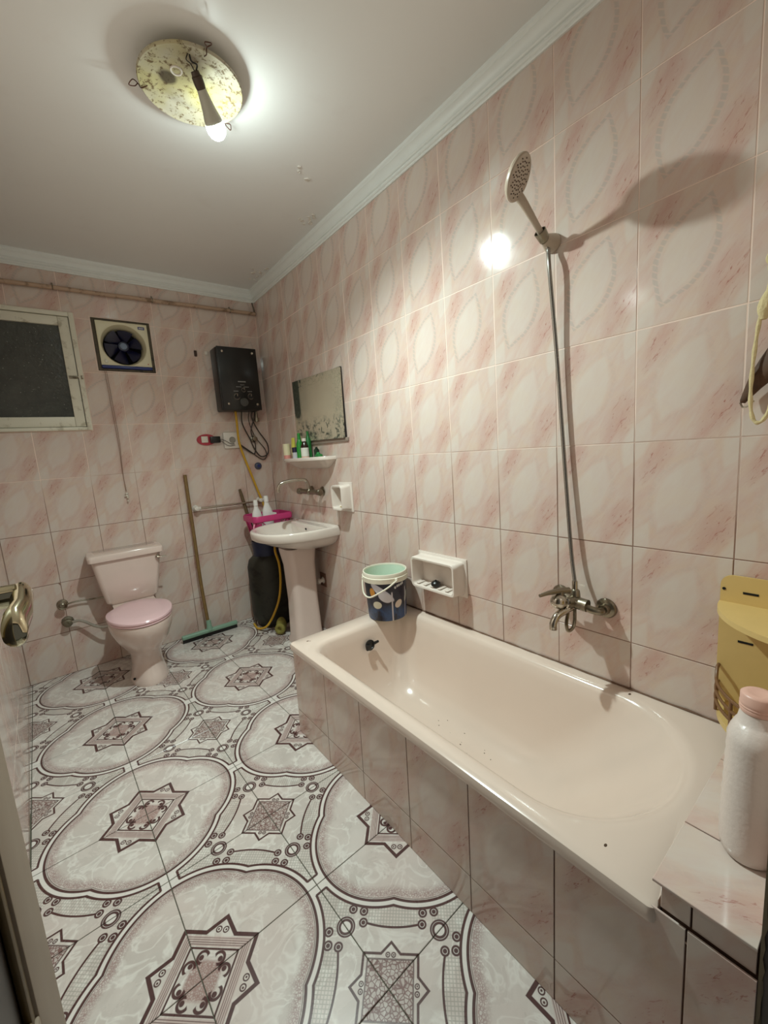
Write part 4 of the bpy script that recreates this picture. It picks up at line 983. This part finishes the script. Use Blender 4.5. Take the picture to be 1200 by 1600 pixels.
bm = BM(); box(bm, -.045, -.030, -.62, -.59, .9495, .9535, .001); mesh_obj('soap_sliver', bm, mat('yellow_sliver', srgb(196, 176, 110), .5), sd1)
bm = BM(); lathe(bm, (-.048, -1.405, .6210), (0, 0, 1), [(0, .020), (.006, .023), (.016, .022), (.022, .016), (.023, .006), (.028, .005), (.030, .001)], 24)
tag(mesh_obj('sink_stopper', bm, M_BLACKP, origin=(-.048, -1.405, .621)), 'black rubber stopper lying in the wide soap niche', 'stopper')

# ---------------------------------------------------------------- paint bucket on the tub corner
def bucket_mat():
    m = bpy.data.materials.new('navy_printed_bucket'); m.use_nodes = True; nt = m.node_tree; N.nt = nt
    b = nt.nodes['Principled BSDF']; co = texco('Object'); x, y, z = xyz(co)
    th = N.op('ARCTAN2', y, x)       # angle around the bucket
    n = noise(co, 14, 4, 0.6, 0.5)
    c = mix(n, srgb(20, 20, 34), srgb(36, 34, 56)); c = mix(lt(z + (n - 0.5) * .12, 0.07, 0.02) * gt(n, .42, .06), c, srgb(44, 74, 120))
    def blob(t0, z0, a, bb, ang, colr, c):
        dx = (th - t0) * 0.11; dz = z - z0; ca, sa = math.cos(ang), math.sin(ang)
        e = nhyp((dx * ca + dz * sa) / a, (dz * ca - dx * sa) / bb)
        return mix(lt(e, 1.0, 0.06), c, colr)
    c = blob(-2.42, .150, .075, .020, -.65, srgb(206, 204, 216), c)
    c = blob(-2.30, .125, .038, .022, -.5, srgb(214, 210, 216), c)
    c = blob(-2.72, .085, .026, .019, .1, srgb(222, 218, 196), c)
    c = blob(-2.95, .148, .017, .024, .1, srgb(206, 140, 50), c)
    c = blob(-1.62, .085, .024, .018, .6, srgb(222, 204, 188), c)
    c = blob(-1.05, .11, .03, .014, 1.2, srgb(176, 186, 176), c)
    for t0, z0 in ((-1.78, .172), (-1.66, .178), (-1.56, .180), (-1.44, .182), (-1.34, .185)):
        c = blob(t0, z0, .006, .007, 0.3, srgb(206, 206, 204), c)
    dr = nmax(line(th + 1.96, 0.05, 0.01) * lt(z, 0.15, .004), line(th + 1.12, 0.05, 0.01) * lt(z, 0.16, .004)); c = mix(dr, c, srgb(206, 200, 206))
    nt.links.new(c, b.inputs['Base Color']); b.inputs['Roughness'].default_value = 0.35; return m
BC = Vector((-0.150, -1.142, TZ + .001))
bk = thing('paint_bucket', 'white rimmed navy printed plastic bucket standing on the tub corner', 'bucket', BC)
bm = BM(); lathe(bm, BC, (0, 0, 1), [(0.0, .095), (.004, .098), (.200, .108)], 48, cap=False)
bm.faces.new([v for v in bm.verts if abs(v.co.z - BC.z) < 1e-6]) if False else None
mesh_obj('body', bm, bucket_mat(), bk)
M_BW = mat('white_bucket_plastic', srgb(232, 226, 208), .4, var=.03)
bm = BM(); lathe(bm, BC, (0, 0, 1), [(.196, .1095), (.198, .116), (.222, .118), (.224, .114), (.238, .114), (.243, .112), (.243, .108), (.235, .106)], 48, cap=False); mesh_obj('rim', bm, M_BW, bk)
bm = BM(); lathe(bm, BC, (0, 0, 1), [(.238, .1065), (.10, .100), (.006, .094), (.004, .002)], 48, cap=False); mesh_obj('lining', bm, mat('mint_white_inside', srgb(214, 232, 214), .4), bk)
lw = BC + Vector((0, 0, .205)); hp = []
p1 = Vector((-.1065, .036, 0)) ; p2 = Vector((.010, -.1195, 0))
hd = BM()
mid = (p1 + p2) / 2; out = Vector((-0.8, -0.6, 0))
tube(hd, [lw + Vector((-.1055, .050, .004)), lw + Vector((-.116, .040, -.020)), lw + Vector((-.130, .012, -.062)), lw + Vector((-.128, -.030, -.072)), lw + Vector((-.104, -.068, -.052)), lw + Vector((-.064, -.100, -.024)), lw + Vector((-.028, -.118, .002)), lw + Vector((-.020, -.119, .008))], .0042, n=7, seg=10)
mesh_obj('handle', hd, M_BW, bk)
bm = BM(); sphere(bm, lw + Vector((-.020, -.115, .008)), .010, 1, .6, 1, seg=12); mesh_obj('handle_lug', bm, M_BW, bk)
bm = BM(); sphere(bm, lw + Vector((-.106, .046, .006)), .010, .6, 1, 1, seg=12); mesh_obj('handle_lug', bm, M_BW, bk)

# ---------------------------------------------------------------- hand shower
M_TAUPE = mat('satin_shower_plastic', srgb(186, 170, 152), 0.32, var=0.03)
shw = thing('hand_shower', 'beige hand shower head resting in its wall holder', 'shower head', (-0.062, -1.995, 1.915))
HC = Vector((-0.222, -2.012, 2.030)); J = Vector((-0.066, -1.990, 1.928))
fn_ = Vector((0.27, -0.79, -0.55)).normalized()   # face looks towards the tub and camera
neck = (J - HC).normalized(); 
up = -(neck - fn_ * neck.dot(fn_)).normalized(); sd = fn_.cross(up)
# head: an oval disc; face towards fn_
HR = .056; fn_ = fn_
ctr = HC
b2 = BM(); prof = [(-.020, .012), (-.018, .030), (-.010, .048), (-.002, .0555), (.004, .0565), (.008, .054), (.0085, .050), (.0075, .048)]
rings = []
for t_, r_ in prof:
    rings.append([ctr + fn_ * t_ + up * (r_ * 1.10 * math.cos(2 * PI * k / 40)) + sd * (r_ * math.sin(2 * PI * k / 40)) for k in range(40)])
loft(b2, rings)
mesh_obj('head', b2, M_TAUPE, shw)
bm = BM()
for rr_, n_ in ((.008, 5), (.017, 10), (.026, 15), (.036, 20), (.044, 12)):
    for k in range(n_):
        a = 2 * PI * k / n_ + rr_ * 40; p = ctr + fn_ * .0076 + up * (rr_ * 1.1 * math.cos(a)) + sd * (rr_ * math.sin(a))
        cyl(bm, p, p + fn_ * .0016, .0019, seg=8)
o = mesh_obj('nozzles', bm, mat('brown_rubber', srgb(78, 60, 48), .6), shw); o['kind'] = 'stuff'; o['label'] = 'ring of small dark rubber spray nozzles'
bm = BM()
A0 = ctr - up * .040 - fn_ * .006
tube(bm, [A0 + up * .015, A0 - up * .010, A0 * .72 + J * .28 - fn_ * .002, A0 * .4 + J * .6, J, J + (J - A0).normalized() * .030], .0130, n=6, seg=16, rf=lambda t: 1.30 - 0.55 * min(1, t * 1.4) + .12 * max(0, t - .7))
mesh_obj('handle', bm, M_TAUPE, shw)
br = thing('shower_holder', 'conical wall bracket holding the hand shower', 'bracket', (0, -1.99, 1.905))
bm = BM(); lathe(bm, (-0.0008, -1.992, 1.912), (-1, 0, 0.06), [(0, .029), (.006, .029), (.012, .027), (.040, .018), (.050, .016)], 32); mesh_obj('base', bm, M_TAUPE, br)
dn = (J - A0).normalized()
bm = BM(); lathe(bm, J + dn * .004, dn, [(-.012, .0165), (-.012, .019), (.020, .0165), (.020, .0135)], 24, cap=False); mesh_obj('cup', bm, M_CHROME2, br)
NT = J + dn * .030
hs = thing('shower_hose', 'slim chrome shower hose hanging straight to the bath mixer', 'hose', NT)
bm = BM(); tube(bm, [NT, NT + dn * .018 + Vector((0, 0, -.012)), (-0.036, -2.000, 1.82), (-0.024, -2.012, 1.60), (-0.020, -2.026, 1.37), (-0.022, -2.044, 1.12), (-0.030, -2.066, 0.88), (-0.050, -2.088, 0.785)], .0065, n=10, seg=10); mesh_obj('tube', bm, mat('satin_hose', srgb(150, 146, 140), .22, .9, var=.15, scale=300), hs)
bm = BM(); lathe(bm, NT - dn * .002, dn, [(0, .0100), (.018, .0100), (.022, .0075)], 16); mesh_obj('end_nut', bm, M_CHROME, hs)
bm = BM(); cyl(bm, (-0.050, -2.088, 0.790), (-0.052, -2.089, .758), .0095); mesh_obj('end_nut', bm, M_CHROME, hs)

# bath mixer
bx = thing('bath_mixer', 'chrome single lever bath mixer on the wall above the tub', 'mixer tap', (-0.06, -2.09, 0.71))
for y, z in ((-2.172, .700), (-2.012, .712)):
    bm = BM(); lathe(bm, (-0.0008, y, z), (-1, 0, 0), [(0, .034), (.004, .034), (.010, .030), (.014, .019), (.030, .017)], 32)
    tube(bm, [(-.028, y, z), (-.045, y, z), (-.058, y + (.022 if y < -2.1 else -.022), z + .004), (-.062, -2.092 + (-.03 if y < -2.1 else .03), z + .012)], .0125, n=6, seg=14)
    mesh_obj('wall_union', bm, M_CHROME2, bx)
bm = BM(); cyl(bm, (-.063, -2.138, .716), (-.063, -2.046, .722), .021, seg=24); cyl(bm, (-.060, -2.090, .720), (-.105, -2.075, .722), .022, seg=24); lathe(bm, (-.052, -2.090, .728), (0, 0, 1), [(0, .018), (.028, .015), (.034, .010)], 20)
mesh_obj('body', bm, M_CHROME2, bx)
bm = BM(); sphere(bm, (-.122, -2.068, .733), .027, seg=24); lathe(bm, (-.095, -2.078, .726), (-.9, .25, .1), [(0, .023), (.01, .026), (.014, .023)], 24); mesh_obj('cartridge_dome', bm, M_CHROME, bx)
bm = BM(); tube(bm, [(-.085, -2.085, .765), (-.120, -2.070, .769), (-.160, -2.052, .768), (-.190, -2.040, .764)], .009, n=6, seg=12, rf=lambda t: 1.25 - .6 * t); cyl(bm, (-.115, -2.072, .748), (-.115, -2.072, .768), .011); mesh_obj('lever', bm, M_CHROME2, bx)
bm = BM(); tube(bm, [(-.080, -2.090, .705), (-.105, -2.085, .700), (-.140, -2.075, .690), (-.158, -2.070, .668), (-.160, -2.070, .645)], .0125, n=6, seg=14); mesh_obj('spout', bm, M_CHROME, bx)
bm = BM(); tube(bm, [(-.075, -2.10, .700), (-.085, -2.105, .665), (-.088, -2.100, .636), (-.104, -2.092, .628), (-.108, -2.088, .652), (-.098, -2.088, .690)], .0058, n=6, seg=10); mesh_obj('diverter_ring', bm, M_CHROME2, bx)

# ---------------------------------------------------------------- yellow corner shelf
M_YS = mat('yellowed_plastic_shelf', srgb(214, 184, 120), .45, var=.05)
cs = thing('corner_shelf', 'yellowed plastic corner shelf standing on the tiled ledge', 'shelf', (-.05, -2.62, .495))
CYF = YF + .001
def panel_right():
    bm = BM(); y0, y1, z0, z1, r = -2.476, CYF - .0, .500, .882, .028
    pts = [(y0, z0), (y0, z1 - r)] + [(y0 - r + r * math.cos(a), z1 - r + r * math.sin(a)) for a in [PI / 2 * k / 8 for k in range(1, 9)]] + [(y1, z1), (y1, z0)]
    loft(bm, [[Vector((x, y, z)) for y, z in pts] for x in (-.003, -.008)]); return bm
mesh_obj('side_panel', panel_right(), M_YS, cs)
bm = BM(); x0, z0, z1, r = -.216, .500, .882, .028
pts = [(x0, z0), (x0, z1 - r)] + [(x0 + r - r * math.cos(a), z1 - r + r * math.sin(a)) for a in [PI / 2 * k / 8 for k in range(1, 9)]] + [(-.0085, z1), (-.0085, z0)]
loft(bm, [[Vector((x, y, z)) for x, z in pts] for y in (CYF + .0005, CYF + .0055)]); mesh_obj('side_panel', bm, M_YS, cs)
def quarter(z0, z1, R, lip=0.0, name='shelf_board'):
    bm = BM(); n = 24
    arc = [(-R * math.cos(a), CYF + R * math.sin(a)) for a in [PI / 2 * k / n for k in range(n + 1)]]
    arc = [(x - .002 if x < -.004 else -.006, y) for x, y in arc]
    P = [(-.009, CYF + .006)] + [(min(x, -.006), max(y, CYF + .006)) for x, y in arc]
    loft(bm, [[Vector((x, y, z)) for x, y in P] for z in (z0, z1)]); return bm
mesh_obj('shelf_board', quarter(.792, .806, .214), M_YS, cs, angle=50)
bm = quarter(.496, .514, .205); mesh_obj('shelf_board', bm, M_YS, cs, angle=50)
for z in (.545, .570, .598):
    bm = BM(); R = .208; tube(bm, [(-R * math.cos(a) - .004, CYF + R * math.sin(a), z + (.02 if a > 1.45 else 0) * (z > .59)) for a in [PI / 2 * k / 14 for k in range(1, 15)]], .0042, n=2, seg=8); mesh_obj('guard_rail', bm, mat('brown_rail', srgb(120, 84, 52), .45), cs)
for a in (.35, .8, 1.25):
    bm = BM(); R = .208; tube(bm, [(-R * math.cos(a) - .004, CYF + R * math.sin(a), z) for z in (.514, .56, .6)], .0042, n=2, seg=8); mesh_obj('rail_post', bm, mat('brown_rail', srgb(120, 84, 52), .45), cs)
for y, z in ((-2.540, .838), (-2.535, .700)):
    bm = BM(); box(bm, -.0090, -.0081, y - .016, y + .016, z - .003, z + .003); mesh_obj('slot', bm, M_DARK, cs, smooth=False)
bm = BM(); cyl(bm, (-.0081, -2.484, .842), (-.0092, -2.484, .842), .004); mesh_obj('screw_hole', bm, M_DARK, cs)

# ---------------------------------------------------------------- bottle on the ledge
bo = thing('shampoo_bottle', 'tall white ribbed bottle with pink screw cap on the tiled ledge', 'bottle', (-.462, -2.632, .495))
bc = (-.470, -2.640)
def ov(a, b, z, n=40): return [Vector((bc[0] + a * 1.22 * math.cos(2 * PI * k / n), bc[1] + b * 1.22 * math.sin(2 * PI * k / n), z0 + (z - z0) * 1.03)) for k in range(n)]
z0 = .4962; bm = BM()
body = [(.0, .043, .033), (.004, .047, .036), (.02, .0485, .0375)]
for k in range(18):
    z = .03 + .19 * k / 17; ripple = .0006 * (1 if k % 2 else -1); t = k / 17; body.append((z, .0485 - .006 * t + ripple, .0375 - .004 * t + ripple))
body += [(.232, .039, .031), (.243, .031, .027), (.247, .027, .025), (.250, .0235, .0235), (.268, .0205, .0205)]
loft(bm, [ov(a, b, z0 + z) for z, a, b in body]); mesh_obj('body', bm, mat('pearl_white_plastic', srgb(222, 208, 200), .3, var=.03, coat=.3, bump=.35, bscale=130), bo, angle=60)
bm = BM(); lathe(bm, (bc[0], bc[1], z0 + .0085), (0, 0, 1), [(q1, q2 * 1.2) for q1, q2 in [(.2685, .0215), (.274, .0225), (.276, .0215), (.279, .0225), (.281, .0215), (.284, .0225), (.286, .0218), (.300, .0218), (.303, .019), (.3035, .012), (.302, .008), (.302, .001)]], 32); mesh_obj('cap', bm, mat('pink_cap', srgb(222, 178, 162), .35), bo, angle=50)

# ---------------------------------------------------------------- rope scrubber on a wall hook
rs = thing('rope_scrubber', 'cream knotted cord and dark brown bath scrubber hanging at the right edge', 'scrubber', (-.03, -2.55, 1.66))
M_ROPE = mat('cream_cotton_cord', srgb(214, 196, 150), .9, var=.12, scale=60, bump=.8, bscale=250)
bm = BM(); tube(bm, [(-.030, -2.556, 1.650), (-.036, -2.546, 1.60), (-.040, -2.535, 1.55), (-.042, -2.528, 1.49), (-.044, -2.524, 1.42), (-.045, -2.523, 1.35), (-.046, -2.528, 1.30), (-.046, -2.540, 1.282), (-.046, -2.555, 1.300), (-.045, -2.566, 1.36), (-.042, -2.572, 1.45), (-.036, -2.568, 1.55), (-.030, -2.558, 1.645)], .0042, n=8, seg=8, rf=lambda t: 1 + .18 * math.sin(t * 90)); mesh_obj('cord', bm, M_ROPE, rs)
bm = BM(); tube(bm, [(-.036, -2.545, 1.585), (-.040, -2.540, 1.55), (-.042, -2.538, 1.52)], .0125, n=6, seg=10, rf=lambda t: .5 + math.sin(t * PI) * .7); sphere(bm, (-.032, -2.552, 1.635), .016, .8, .9, 1.2, seg=12); torus(bm, (-.030, -2.552, 1.655), (1, 0, 0), .014, .005, 20, 8); mesh_obj('knot', bm, M_ROPE, rs)
bm = BM(); cyl(bm, (-.0008, -2.558, 1.672), (-.040, -2.558, 1.672), .004); sphere(bm, (-.04, -2.558, 1.674), .006, seg=8); mesh_obj('hook', bm, M_CHROME2, rs)
bm = BM()
secs = [(-2.500, 1.338, .003, .004), (-2.508, 1.350, .009, .018), (-2.520, 1.372, .012, .027), (-2.535, 1.398, .014, .034), (-2.552, 1.418, .014, .040), (-2.572, 1.428, .013, .044), (-2.592, 1.425, .010, .036), (-2.606, 1.415, .004, .016)]
loft(bm, [[Vector((-.026 + a * math.cos(2 * PI * k / 20) + .004 * math.sin(y * 200), y + .3 * b * math.sin(2 * PI * k / 20) * .3, z + b * math.sin(2 * PI * k / 20))) for k in range(20)] for y, z, a, b in secs])
mesh_obj('scrubber', bm, mat('dark_brown_fibre', srgb(84, 56, 34), .7, var=.35, scale=40, bump=.6), rs)
bm = BM(); tube(bm, [(-.040, -2.503, 1.334), (-.042, -2.510, 1.322), (-.042, -2.522, 1.326), (-.04, -2.530, 1.335)], .0022, seg=6); mesh_obj('metal_ring', bm, M_CHROME, rs)

# ---------------------------------------------------------------- gas cylinder and basket in the corner
gc = thing('gas_cylinder', 'dark olive gas cylinder in the corner behind the pedestal', 'gas cylinder', (-.205, .265, 0))
G = (-.205, .265); 
bm = BM(); lathe(bm, (G[0], G[1], 0), (0, 0, 1), [(.0, .120), (.03, .122), (.032, .138), (.06, .158), (.10, .163), (.28, .164), (.30, .166), (.32, .164), (.47, .163), (.52, .148), (.555, .11), (.57, .05)], 40); mesh_obj('body', bm, mat('dark_olive_steel', srgb(52, 52, 44), .5, .3, var=.2, dirt=srgb(26, 24, 22), dirt_amt=.4), gc)
bm = BM(); lathe(bm, (G[0], G[1], 0), (0, 0, 1), [(.535, .105), (.535, .108), (.665, .112), (.665, .108)], 40, cap=False); mesh_obj('collar', bm, mat('dark_blue_steel', srgb(34, 40, 66), .4, .3), gc)
bm = BM(); lathe(bm, (G[0], G[1], .57), (0, 0, 1), [(0, .022), (.03, .022), (.032, .016), (.06, .016)], 16); mesh_obj('valve', bm, M_CHROME2, gc)
M_MAG = mat('magenta_plastic', srgb(196, 56, 116), .4, var=.06)
ba = thing('plastic_basket', 'magenta plastic basket of cleaning bottles on top of the gas cylinder', 'basket', (-.185, .255, .667))
def br_(s, z, r=.04): return rrect(-.180, .250, .142 * s, .120 * s, r, z, 6)
bm = BM(); loft(bm, [br_(.80, .668), br_(.82, .672), br_(.80, .674)]); loft(bm, [br_(1.0, .825), br_(1.06, .822), br_(1.085, .826), br_(1.09, .856), br_(1.05, .868), br_(1.0, .866), br_(.98, .835)], cap0=False, cap1=False)
mesh_obj('rim', bm, M_MAG, ba)
bm = BM(); lo_, hi_ = br_(.80, .670), br_(1.0, .828); nn = len(lo_)
for k in range(0, nn): 
    cyl(bm, lo_[k], hi_[(k + 1) % nn], .0038, seg=6); cyl(bm, lo_[k], hi_[(k - 1) % nn], .0038, seg=6)
for a, bq, c, d in ((-.145, -.05, .12, .12), ):
    pass
mesh_obj('lattice', bm, M_MAG, ba)
bm = BM(); tube(bm, [(-.318, .16, .82), (-.335, .145, .78), (-.325, .13, .73), (-.29, .13, .70)], .007, seg=8); mesh_obj('handle', bm, mat('pale_pink_plastic', srgb(226, 130, 160), .4), ba)
def cleaner(name, label, x, y, zb, h, r, nozzle):
    t = thing(name, label, 'bottle', (x, y, zb)); bm = BM()
    loft(bm, [rrect(x, y, r * 1.15, r * .8, .02, zb + z, 5) if False else [Vector((x + r * a * math.cos(2 * PI * k / 24), y + r * .75 * a * math.sin(2 * PI * k / 24), zb + z)) for k in range(24)] for z, a in ((0, .9), (.01, 1), (h * .55, 1), (h * .68, .85), (h * .80, .45), (h * .86, .38))]); mesh_obj('body', bm, M_WHITEP2, t)
    bm = BM(); lathe(bm, (x, y, zb + h * .86), (0, 0, 1), [(0, r * .44), (h * .10, r * .42), (h * .14, r * .36)], 16)
    if nozzle: loft(bm, [[Vector((x + dx_, y - .008 + .016 * (k in (1, 2)), zb + zz + (.012 if k in (2, 3) else 0))) for k in range(4)] for dx_, zz in ((-.01, h * .98), (.03, h * .96))]) if False else None
    mesh_obj('cap', bm, M_WHITEP2, t)
M_WHITEP2 = mat('bright_white_bottle', srgb(236, 234, 230), .3, var=.02)
cleaner('cleaner_bottle', 'white narrow necked bottle standing at the left in the magenta basket', -.268, .235, .676, .305, .038, False)
cleaner('cleaner_bottle', 'taller white toilet cleaner bottle standing at the middle of the magenta basket', -.180, .245, .676, .325, .042, False)
bm = BM(); loft(bm, [[Vector((-.150 + .045 * s_ + .030 * a, .235 + .022 * b, .855 + .020 * c_)) for a, b, c_ in ((-1, -1, -1.2), (1, -1, -1.2), (.9, -1, .6), (-.9, -1, 1.2))] + [] for s_ in (0,)] + [[Vector((-.150 + .030 * a, .235 + .022, .855 + .020 * c_)) for a, c_ in ((-1, -1.2), (1, -1.2), (.9, .6), (-.9, 1.2))]])
tag(mesh_obj('sponge_block', bm, M_WHITEP2, origin=(-.15, .24, .85)), 'white block lying right of the bottles in the magenta basket', 'sponge')
rng = random.Random(4); 
for k in range(5):
    x = -.245 + .035 * k; y = .165 + rng.uniform(0, .02); bm = BM(); sphere(bm, (x, y, .735 + rng.uniform(-.01, .03)), .026, 1, .8, 1.1, seg=10)
    tag(mesh_obj('cloth_ball', bm, mat('orange_red_cloth', srgb(206, 84, 50) if k % 2 else srgb(176, 60, 48), .8, var=.2, scale=40), origin=(x, y, .72)), ('orange' if k % 2 else 'red') + ' scrunched cleaning cloth inside the magenta basket, %s along its front' % ['first from left', 'second from left', 'in the middle', 'second from right', 'first from right'][k], 'cloth', 'cloths in the magenta basket')
# mossy scrubber on the floor by the pedestal
bm = BM(); M2 = Matrix.Rotation(.5, 4, 'X'); sphere(bm, (-.262, .018, .062), .052, .75, .62, 1.15, seg=20); torus(bm, (-.286, -.006, .045), (-.8, -.6, .1), .026, .015, 24, 10)
tag(mesh_obj('floor_scourer', bm, mat('mossy_yellow_fibre', srgb(142, 134, 66), .9, var=.3, scale=50, bump=1.0, bscale=180), origin=(-.27, 0, 0)), 'mossy yellow scouring pad on the floor beside the pedestal', 'scourer')

# ---------------------------------------------------------------- door leaf, handle, frame
M_STILE = mat('greyed_brown_door_paint', srgb(142, 126, 108), .5, var=.12, scale=4)
M_DPAN = mat('dark_brown_lacquer', srgb(34, 26, 20), .4, var=.3, scale=5)
M_BRASSD = mat('aged_gold_moulding', srgb(96, 76, 36), .45, .3, var=.3)
door = struct(bpy.data.objects.new('door_1', None)); COL.objects.link(door); door.location = (-1.54, -2.3, 0)
DX1, DX0 = -1.518, -1.556
member('stile', door, M_STILE, DX0, DX1, -2.080, -1.925, .012, 2.05); member('stile', door, M_STILE, DX0, DX1, -2.685, -2.535, .012, 2.05)
for z0_, z1_ in ((.012, .16), (.44, .54), (1.93, 2.05)): member('rail', door, M_STILE, DX0, DX1, -2.5345, -2.0805, z0_, z1_)
for z0_, z1_ in ((.16, .44), (.54, 1.93)):
    p_ = member('panel', door, M_DPAN, DX0 + .012, DX1 - .014, -2.534, -2.081, z0_ + .001, z1_ - .001, 0)
    bm = BM(); w_ = .018
    for a, b, c, d in ((-2.0815, -2.0815 - w_, z0_ + .001, z1_ - .001), (-2.5335, -2.5335 + w_, z0_ + .001, z1_ - .001), (-2.5335 + w_, -2.0815 - w_, z0_ + .001, z0_ + w_), (-2.5335 + w_, -2.0815 - w_, z1_ - w_, z1_ - .001)):
        box(bm, DX1 - .0135, DX1 - .004, a, b, c, d, .003)
    mesh_obj('moulding', bm, M_BRASSD, p_)
M_BRASS = mat('polished_brass_nickel', srgb(214, 206, 176), .10, 1.0, var=.04)
hn = BM(); HZ = 1.112; HYD = -1.985
lathe(hn, (DX1 + .0005, HYD, HZ), (1, 0, 0), [(0, .026), (.006, .026), (.010, .020), (.014, .0165), (.058, .0165)], 28)
secs = [(-1.9600, 1.108, .006, .008), (-1.963, 1.108, .011, .018), (-1.980, 1.108, .0135, .0200), (-2.000, 1.104, .0130, .0190), (-2.030, 1.096, .0125, .021), (-2.055, 1.088, .0135, .024), (-2.070, 1.083, .0140, .022), (-2.080, 1.080, .0120, .014), (-2.083, 1.080, .006, .006)]
loft(hn, [[Vector((-1.455 + a * math.cos(2 * PI * k / 24) - (.006 if y < -2.05 else 0), y, z + b * math.sin(2 * PI * k / 24))) for k in range(24)] for y, z, a, b in secs])
o = mesh_obj('handle', hn, M_BRASS, door, angle=50); o['label'] = 'polished brass lever handle'
bm = BM(); lathe(bm, (DX1 + .0005, -1.985, .975), (1, 0, 0), [(0, .022), (.005, .022), (.009, .016)], 24); mesh_obj('keyhole_plate', bm, M_BRASS, door)
M_JAMB = mat('dark_stained_frame', srgb(44, 30, 20), .45, var=.3, scale=8, dirt=srgb(196, 184, 160), dirt_amt=-.05, dirt_scale=5)
jb = struct(bpy.data.objects.new('trim_5', None)); COL.objects.link(jb); jb.location = (-.64, YF, 0)
bm = BM(); box(bm, -.658, -.626, -2.86, -2.6895, 0, 2.14, .002); mesh_obj('jamb', bm, M_JAMB, jb)
bm = BM(); rng = random.Random(9); pts1 = []; 
zz = [.0 + .02 * k for k in range(60)]
loft(bm, [[Vector((-.6585, -2.6925 - rng.uniform(.0, .004), z)), Vector((-.6600, -2.6925 - rng.uniform(.0, .004), z)), Vector((-.6600, -2.6893, z)), Vector((-.6585, -2.6893, z))] for z in zz]); mesh_obj('paint_edge', bm, mat('old_cream_paint_edge', srgb(120, 108, 84), .6, var=.2), jb)
bm = BM(); box(bm, -1.598, -1.560, -2.86, -2.6895, 0, 2.14, .002); mesh_obj('jamb', bm, M_JAMB, jb)
bm = BM(); box(bm, -1.5595, -.6585, -2.86, -2.6895, 2.10, 2.14, .002); mesh_obj('lintel', bm, M_JAMB, jb)
